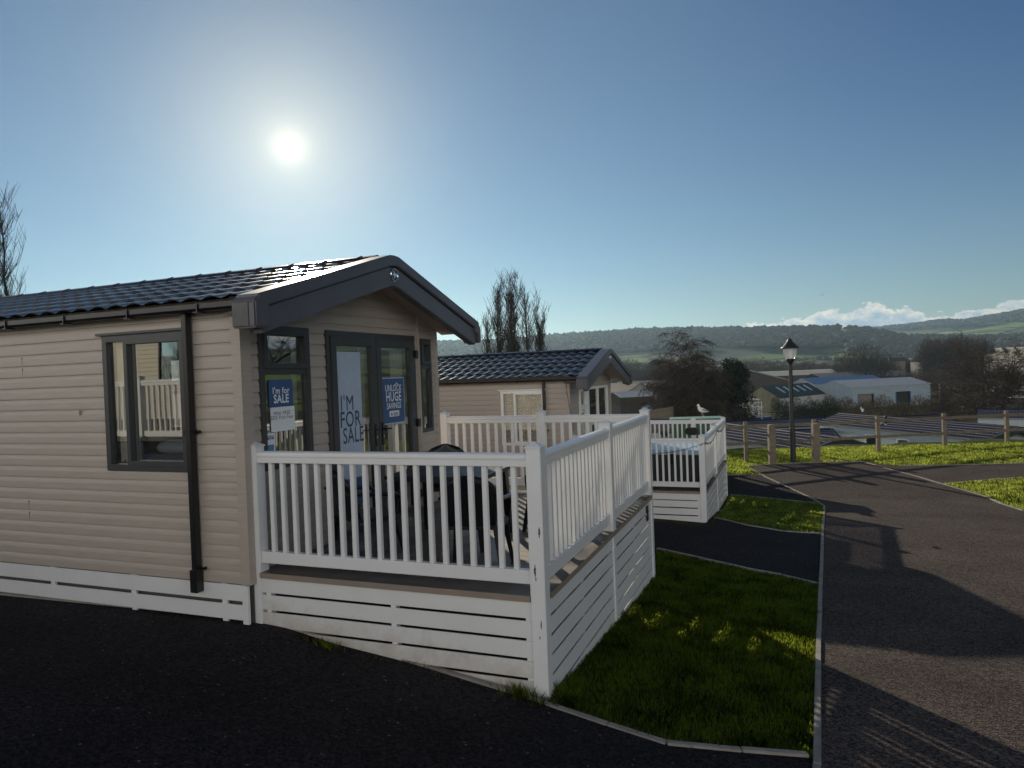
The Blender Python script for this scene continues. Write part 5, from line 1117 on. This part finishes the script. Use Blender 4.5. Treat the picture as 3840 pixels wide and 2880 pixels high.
# ------------------------------------------------------------------ trees
def barkmat(name, a, b): return mat(name, a, .9, col2=b, vscale=1.2)
m_bark = barkmat('dark_bark', (.030, .026, .022), (.07, .06, .05)); m_twig = barkmat('bare_twigs', (.026, .022, .019), (.050, .042, .036)); m_twigr = barkmat('reddish_twigs', (.034, .025, .021), (.062, .045, .036)); m_birch = barkmat('birch_bark', (.07, .06, .05), (.28, .27, .24)); m_ever = barkmat('evergreen_leaves', (.006, .012, .006), (.018, .03, .014)); m_olive = barkmat('bramble_stems', (.05, .045, .025), (.11, .085, .05)); m_wood_f = barkmat('far_woodland', (.022, .024, .016), (.055, .05, .038))
def grow(seed, H, kind, tmin=.012):
    r = random.Random(seed); tr = MB(); cr = MB()
    def br(p, d, L_, rad, lev):
        n = 4 if lev < 2 else 3; pts = [p]; rr_ = [rad]; dd = d.copy(); q = p.copy()
        for i in range(n):
            if kind == 'birch' and lev >= 2: dd = (dd+Vector((r.gauss(0, .12), r.gauss(0, .12), -.22))).normalized()
            elif kind == 'poplar': dd = (dd+Vector((r.gauss(0, .035), r.gauss(0, .035), .16))).normalized()
            else: dd = (dd+Vector((r.gauss(0, .14), r.gauss(0, .14), .05 if lev < 3 else -.02))).normalized()
            q = q+dd*L_/n; pts.append(q.copy()); rr_.append(max(tmin*.5, rad*(1-.75*(i+1)/n)))
        (tr if lev < 2 else cr).tube(pts, rr_, (7, 5, 3, 3, 3, 3)[lev], cap=False)
        if lev >= maxlev: return
        k = cnt[lev]
        for i in range(k):
            t = (i+r.random())/k*.85+.15 if lev else (i+r.random())/k*(.80 if kind != 'poplar' else .92)+(.2 if kind != 'poplar' else .06)
            j = min(int(t*n), n-1); f = t*n-j; pp = pts[j].lerp(pts[j+1], f); base = (pts[j+1]-pts[j]).normalized()
            az_ = r.uniform(0, 6.283); side = Vector((math.cos(az_), math.sin(az_), 0)); side = (side-base*side.dot(base))
            if side.length < .01: continue
            side.normalize(); an = {'poplar': .42, 'birch': .75, 'broad': .85}[kind]*r.uniform(.7, 1.25)
            nd = (base*math.cos(an)+side*math.sin(an)).normalized()
            sc = {'poplar': (.155, .45, .42), 'birch': (.50, .50, .55), 'broad': (.58, .55, .50)}[kind][min(lev, 2)]
            br(pp, nd, L_*sc*r.uniform(.7, 1.15)*((1-(.2 if kind == 'poplar' else .45)*t) if lev == 0 else 1), max(tmin*.6, rr_[j]*.55), lev+1)
    if kind == 'poplar':
        Rm = H*.26; env = lambda z: Rm*math.sqrt(max(.02, 1-((z/H-.40)/.61)**2))
        for sx_, sy_, hh in ((0, 0, 1.0), (-.50, .1, .93), (.52, -.1, .92), (-.15, .5, .9), (.2, -.5, .86), (-.86, 0, .78), (.90, .1, .75), (-.25, -.3, .84), (.75, .3, .84)):
            stem = [Vector((0, 0, 0))]; n = 14
            for i in range(1, n+1):
                z = H*hh*i/n; q = min(1, i/4); stem.append(Vector((sx_*Rm*.75*q*(1-.25*i/n)+r.gauss(0, .04), sy_*Rm*.75*q+r.gauss(0, .04), z)))
            tr.tube(stem, [.17*(1-.93*i/n)+.008 for i in range(n+1)], 6, cap=False)
            for k in range(int(150*hh)):
                t = r.uniform(.05, .97)*n; i = int(t); p = stem[i].lerp(stem[min(i+1, n)], t-i); a = r.uniform(0, 6.283); L_ = H*r.uniform(.06, .17)*(1.1-.5*t/n); o = r.uniform(.15, .65)*L_
                e = p+Vector((math.cos(a)*o, math.sin(a)*o, L_)); rad = env(min(e.z, H*.985)); d_ = math.hypot(e.x, e.y)
                if d_ > rad: e.x *= rad/d_; e.y *= rad/d_
                e.z = min(e.z, H*(.99 if d_ < Rm*.35 else .95)); m1 = p.lerp(e, .45)+Vector((math.cos(a)*o*.22, math.sin(a)*o*.22, 0)); tr_ = .030*(1-.6*t/n)
                cr.tube([p, m1, e], [tr_, tr_*.6, tmin*.45], 3, cap=False)
                for w in range(9):
                    f = r.random(); b0 = (p.lerp(m1, f*2) if f < .5 else m1.lerp(e, f*2-1)); aa = r.uniform(0, 6.283); l = H*r.uniform(.02, .05); g_ = b0+Vector((math.cos(aa)*l*.45, math.sin(aa)*l*.45, l)); cr.tube([b0, g_], [tmin*.6, tmin*.35], 3, cap=False)
    elif kind == 'birch':
        cnt = [26, 10, 8, 4]; maxlev = 4; br(Vector((0, 0, 0)), Vector((.05, 0, 1)).normalized(), H*.92, .26, 0)
    else:
        cnt = [11, 7, 6, 4]; maxlev = 4
        for k in range(3):
            a_ = k*2.1+r.random(); br(Vector((0, 0, 0)), Vector((math.cos(a_)*.42, math.sin(a_)*.42, 1)).normalized(), H*.80, H*.020, 0)
    return tr, cr
def weep(mb, H, seed):
    """the mass of fine hanging twigs round a birch crown"""
    r = random.Random(seed)
    for i in range(9000):
        d = Vector((r.gauss(0, 1), r.gauss(0, 1), r.gauss(0, 1))).normalized()*(r.random()**.45); lump = 1+.20*math.sin(d.x*6+seed)*math.cos(d.y*5-seed)+.12*math.sin(d.z*9+d.x*4)
        p = Vector((d.x*H*.27*lump, d.y*H*.27*lump, H*.52+d.z*H*.47*lump)); p.z = max(p.z, H*.06); a = Vector((d.x*.5+r.gauss(0, .25), d.y*.5+r.gauss(0, .25), r.gauss(-.45, .6))).normalized()*H*.045*r.uniform(.5, 1.3); b = a.cross(Vector((r.gauss(0, 1), r.gauss(0, 1), r.gauss(0, 1)))).normalized()*.012
        mb.add([p-b, p+b, p+a], [(0, 1, 2)])
def tree(name, label, pxy, H, kind, seed, tm, bm_, tmin=.012, rz=0, group=None, z=None, data=None):
    g = Gz(*pxy)-.1 if z is None else z; T = thing(name, label, 'tree', (pxy[0], pxy[1], g), rz, group)
    if data is None:
        tr, cr = grow(seed, H, kind, tmin)
        if kind == 'birch': weep(cr, H, seed)
        data = (tr.data('trunk', bm_, smooth=True, fix=False), cr.data('crown', tm, fix=False), H)
    inst('trunk', data[0], T); inst('crown', data[1], T); s = H/data[2]; T.scale = (s, s, s); return T, data
def loc_uD(u, D): p = CAM+np.array(ray(u, 1390))/FPX*D; return float(p[0]), float(p[1])
def Hof(u, v, D): x, y = loc_uD(u, D); return float(at(u, v, D)[2])-Gz(x, y)
tree('poplar_tree', 'tall bare poplar with upright branches rising behind the second caravan', loc_uD(1925, 56), Hof(1925, 1020, 56), 'poplar', 3, m_twig, m_bark, .021)
tree('bare_tree', 'bare tree standing at the left edge beyond the caravan roof', loc_uD(-175, 38), Hof(-175, 520, 38), 'poplar', 11, m_twig, m_bark, .016)
tree('birch_tree', 'large bare birch with drooping reddish twigs in the yard', loc_uD(2585, 88), Hof(2585, 1275, 88), 'birch', 5, m_twigr, m_birch, .030)
tree('birch_tree', 'smaller bare birch leaning to the left of the large one', loc_uD(2530, 84), Hof(2535, 1345, 84), 'birch', 8, m_twigr, m_birch, .030)
_, bd_ = tree('bare_tree', 'reddish spreading bare tree behind the right end of the fence', loc_uD(3712, 108), Hof(3712, 1262, 108), 'broad', 21, m_twigr, m_bark, .040)
tree('bare_tree', 'spreading bare tree cut by the right edge of the picture', loc_uD(3860, 100), Hof(3860, 1330, 100), 'broad', 22, m_twigr, m_bark, .035, rz=1.9, data=bd_)
tree('bare_tree', 'low bare tree beside the warehouse, left of the reddish tree', loc_uD(3600, 130), Hof(3600, 1410, 130), 'broad', 22, m_twigr, m_bark, .035, rz=4.1, data=bd_)
tree('bare_tree', 'bare tree right of the road, out of the picture but mirrored in the caravan window', (17, 20), 11, 'broad', 22, m_twigr, m_bark, .035, rz=.4, data=bd_)
# evergreen
def leafcloud(mb, c, rad, n, s, r, stretch=1.0):
    for _ in range(n):
        d = Vector((r.gauss(0, 1), r.gauss(0, 1), r.gauss(0, 1))).normalized()*(r.random()**.33); p = Vector(c)+Vector((d.x*rad[0], d.y*rad[1], d.z*rad[2]))
        a = Vector((r.gauss(0, 1), r.gauss(0, 1), r.gauss(0, 1)*stretch)).normalized()*s*r.uniform(.5, 1.3); b = Vector((r.gauss(0, 1), r.gauss(0, 1), r.gauss(0, 1))).normalized()*s*.5
        mb.add([p, p+a+b, p+a*.4-b], [(0, 1, 2)])
def evergreen(label, u, v, D, w, seed):
    r = random.Random(seed); x, y = loc_uD(u, D); H = Hof(u, v, D); T = thing('evergreen_tree', label, 'tree', (x, y, Gz(x, y)-.1))
    mb = MB(); mb.tube([(0, 0, 0), (0, 0, H*.9)], [.3, .04], 6); mb.build('trunk', m_bark, T)
    mb = MB()
    for i in range(70):
        t = r.random(); z = H*(.12+.84*t); ww = w*math.sqrt(max(.02, 1-((t-.35)/.68)**2)); a = r.uniform(0, 6.28); q = ww*r.uniform(.1, .72)
        leafcloud(mb, (math.cos(a)*q, math.sin(a)*q, z), (w*.46, w*.46, H*.085), 260, .34, r, 1.8)
    mb.build('crown', m_ever, T, fix=False)
evergreen('dark dense evergreen standing right of the large birch', 2745, 1350, 96, 3.0, 2)
evergreen('dark evergreen behind the trunk of the large birch', 2672, 1395, 99, 2.7, 3)
evergreen('dark ivy clad evergreen low behind the birches', 2600, 1440, 101, 2.4, 6)
# mid distance trees: five grown once, then copied
def cloudtree(seed, H, kind='round'):
    r = random.Random(seed); tr = MB(); cr = MB(); w = H*(.36 if kind == 'round' else .16)
    tr.tube([(0, 0, 0), (r.uniform(-.3, .3), 0, H*.4), (r.uniform(-.5, .5), 0, H*.85)], [H*.018, H*.012, .03], 5, cap=False)
    for i in range(26 if kind == 'round' else 14):
        z0 = H*r.uniform(.18, .7); a = r.uniform(0, 6.28); e = Vector((math.cos(a)*w*r.uniform(.5, 1), math.sin(a)*w*r.uniform(.5, 1), min(H*.98, z0+H*r.uniform(.15, .42))))
        m_ = Vector((0, 0, z0)).lerp(e, .5)+Vector((0, 0, -.03*H)); tr.tube([Vector((0, 0, z0)), m_, e], [H*.008, H*.005, .03], 3, cap=False)
    for i in range(2600 if kind == 'round' else 1500):
        d = Vector((r.gauss(0, 1), r.gauss(0, 1), r.gauss(0, 1))).normalized()*(r.random()**.4); lump = 1+.16*math.sin(d.x*7+seed)*math.cos(d.y*6-seed)
        p = Vector((d.x*w*lump, d.y*w*lump, H*.60+d.z*H*.40*lump)) ; out = (p-Vector((0, 0, H*.35))).normalized(); a = (out+Vector((r.gauss(0, .5), r.gauss(0, .5), r.gauss(0, .5)+.25))).normalized()*H*.07*r.uniform(.5, 1.3); b = a.cross(Vector((r.gauss(0, 1), r.gauss(0, 1), r.gauss(0, 1)))).normalized()*H*.0034
        cr.add([p-b, p+b, p+a], [(0, 1, 2)])
    return tr.data('trunk', m_bark, fix=False), cr.data('crown', m_twig if seed % 2 else m_twigr, fix=False), H
protos = [cloudtree(i, 16) for i in range(5)]; tall = [cloudtree(i+20, 20, 'tall') for i in range(3)]
R_ = random.Random(12)
def far(label, u, v, D, group, pr, i, bare=True):
    x, y = loc_uD(u, D); H = max(3, Hof(u, v, D)); d = pr[i % len(pr)]; tree('bare_tree', label, (x, y), H, None, 0, None, None, rz=R_.uniform(0, 6.28), group=group, data=d)
for i in range(20): far('tall slender bare tree in the row before the far houses', 3470+i*12.5+R_.uniform(-4, 4), 1262+abs(i-9)*1.0+R_.uniform(-8, 10), 425+R_.uniform(-25, 25), 'tall bare trees in a row before the far houses', tall, i)
far('wide domed bare tree above the blue roofed shed', 3245, 1283, 385, None, protos, 1)
far('bare tree adjoining the wide domed tree on its left', 3188, 1312, 395, None, protos, 2)
far('bare tree adjoining the wide domed tree on its right', 3312, 1322, 380, None, protos, 3)
for i in range(34): far('bare tree in the belt behind the warehouses', 2790+i*21+R_.uniform(-8, 8), 1352+R_.uniform(-14, 18), 530+R_.uniform(-45, 60), 'bare trees in the belt behind the warehouses', protos, i)
for i in range(16): far('bare tree in the valley field left of the birch', 2318+i*15+R_.uniform(-6, 6), 1352+R_.uniform(-14, 26), 520+R_.uniform(-110, 120), 'bare trees in the valley field left of the birch', protos, i)
for i in range(16): far('bare tree beside the car park at the right', 3400+i*28+R_.uniform(-10, 10), 1372+R_.uniform(-10, 26), 330+R_.uniform(-50, 60), 'bare trees beside the car park', protos, i)
for i, (u, v) in enumerate(((2845, 1238), (2862, 1237), (2878, 1238), (2826, 1244), (3098, 1234), (3110, 1240), (3185, 1240), (2960, 1245), (2410, 1240))): far('small round bare tree standing alone on the skyline', u, v-2, 2460, 'lone trees on the skyline', protos, i)
# brambles in front of the warehouses
def bramble(label, u0, u1, D, vt, name='bramble_hedge', n=26000, m=m_olive, s=.45, th=6):
    r = random.Random(int(u0)); a = loc_uD(u0, D); b = loc_uD(u1, D); mb = MB(); zt = [float(at(u, vt, D)[2]) for u in (u0, u1)]
    for i in range(n):
        t = r.random(); x = a[0]*(1-t)+b[0]*t; y = a[1]*(1-t)+b[1]*t; o = r.uniform(-th/2, th/2); x += o*-math.sin(_y); y += o*math.cos(_y); g = Gz(x, y); top = zt[0]*(1-t)+zt[1]*t-g+.9*math.sin(t*23+o*.3)+.6*math.sin(t*57); z = g+top*(1-(abs(o)/th)**2)*(r.random()**.6)
        d = Vector((r.gauss(0, .6), r.gauss(0, .6), abs(r.gauss(0, .9)))).normalized()*s*r.uniform(.6, 2.2); w = Vector((r.gauss(0, 1), r.gauss(0, 1), r.gauss(0, 1))).normalized()*s*.10
        p = Vector((x, y, z)); mb.add([p-w, p+w, p+d], [(0, 1, 2)])
    for k in range(3):
        pass
    o = mb.build(name, m, None, fix=False); return tag(o, label, 'hedge')
bramble('brown and olive bramble thicket below the pale warehouse', 3090, 3700, 150, 1503)
bramble('dark green thicket in shade before the old barn', 2900, 3130, 140, 1510, m=m_ever, n=16000, s=.4)
bramble('thin scrubby growth beneath the birches', 2450, 2720, 84, 1545, name='scrub', n=9000, s=.35, th=5)
# far woods: thousands of crowns nobody could count
WM = MB(); r = random.Random(99); ico = [(0, 0, 1), (.89, 0, .45), (.28, .85, .45), (-.72, .53, .45), (-.72, -.53, .45), (.28, -.85, .45), (.72, .53, -.3), (-.28, .85, -.3), (-.89, 0, -.3), (-.28, -.85, -.3), (.72, -.53, -.3)]
icf = [(0, 1, 2), (0, 2, 3), (0, 3, 4), (0, 4, 5), (0, 5, 1), (1, 6, 2), (2, 7, 3), (3, 8, 4), (4, 9, 5), (5, 10, 1), (2, 6, 7), (3, 7, 8), (4, 8, 9), (5, 9, 10), (1, 10, 6)]
def crown(x, y, w, h, g=None):
    g = Gz(x, y)+3 if g is None else g; WM.add([(x+a*w*r.uniform(.8, 1.2), y+b*w*r.uniform(.8, 1.2), g+h*.6+c*h*.5*r.uniform(.8, 1.2)) for a, b, c in ico], icf)
def wxy(azd, R): return CAM[0]+R*math.sin(math.radians(azd)), CAM[1]+R*math.cos(math.radians(azd))
for _ in range(5200):                                            # wooded scarp on the left half
    az_ = r.uniform(-31, 3.5); R0 = r.uniform(1750, 2640 if az_ < -3.4 else 2250); crown(*wxy(az_, R0), r.uniform(7, 12), r.uniform(11, 17))
for _ in range(420):                                             # skyline trees
    az_ = r.uniform(-20, -3.4); crown(*wxy(az_, 2620+r.uniform(-30, 60)), r.uniform(6, 11), r.uniform(15, 25))
for _ in range(1500):
    az_ = r.uniform(4, 16); crown(*wxy(az_, r.uniform(1500, 2300)), r.uniform(6, 11), r.uniform(9, 14))
for _ in range(2600):
    az_ = r.uniform(-30, 16); R0 = r.choice((620, 760, 900, 1080, 1250, 1420))+50*math.sin(az_*.9)+r.uniform(-9, 9); crown(*wxy(az_, R0), r.uniform(3, 6), r.uniform(5, 10))
for _ in range(1800):
    az_ = r.uniform(2, 16); crown(*wxy(az_, r.uniform(4300, 5600)), r.uniform(12, 22), r.uniform(14, 24))
tag(WM.build('woodland', m_wood_f, None, fix=False), kind='stuff')
# parked vans and cars: pale flecks by the car park at the right
def car(label, u, D, th, col, van=False):
    x, y = loc_uD(u, D); T = thing('parked_car' if not van else 'parked_van', label, 'van' if van else 'car', (x, y, Gz(x, y)), math.radians(YAW+th), 'vehicles parked in the yard'); m = mat('car_paint', col, .25, coat=.5); h = 1.9 if van else 1.45
    pr = [(-2.1, .3), (2.1, .3), (2.15, .8), (1.3, .95), (.7, h), (-1.4, h), (-2.1, .95)] if not van else [(-2.4, .3), (2.4, .3), (2.4, 1.0), (1.7, h), (-2.4, h)]
    mb = MB(); mb.prism(pr, 'y', -.85, .85); mb.build('body', m, T, bevel=.05)
    mb = MB(); mb.box(-1.2, .6, -.862, -.85, .95, h-.15); mb.build('window', m_hole, T)
    for sx in (-1.3, 1.3):
        for sy in (-.8, .8): mb = MB(); mb.tube([(sx, sy-.1, .32), (sx, sy+.1, .32)], .32, 12); mb.build('wheel', m_blackp, T)
for i, (u, D, th, c, v_, l) in enumerate(((3588, 215, 10, (.6, .6, .6), False, 'silver car parked right of the warehouse, left one'), (3612, 220, 30, (.05, .06, .08), False, 'dark car parked right of the warehouse beside the silver one'), (3640, 210, -20, (.65, .65, .65), True, 'white van parked behind the bare tree'), (3775, 300, 5, (.7, .7, .7), False, 'white car in the far car park, left one'), (3795, 302, 5, (.5, .1, .1), False, 'red car in the far car park'), (3815, 300, 5, (.7, .7, .72), False, 'pale car in the far car park next to the red one'))): car(l, u, D, th, c, v_)

# ------------------------------------------------------------------ air
HAZE_D = 0.8e-4
mh = bpy.data.materials.new('thin_haze'); mh.use_nodes = True; t = mh.node_tree; t.nodes.clear(); o = t.nodes.new('ShaderNodeOutputMaterial'); pv = t.nodes.new('ShaderNodeVolumePrincipled')
pv.inputs['Color'].default_value = (.52, .78, 1.0, 1); pv.inputs['Density'].default_value = HAZE_D; pv.inputs['Anisotropy'].default_value = .55; t.links.new(pv.outputs[0], o.inputs['Volume'])
mb = MB(); mb.box(-14600, 14600, -14600, 14600, -40, 330); hz_ = mb.build('haze', mh, None); tag(hz_, kind='stuff')
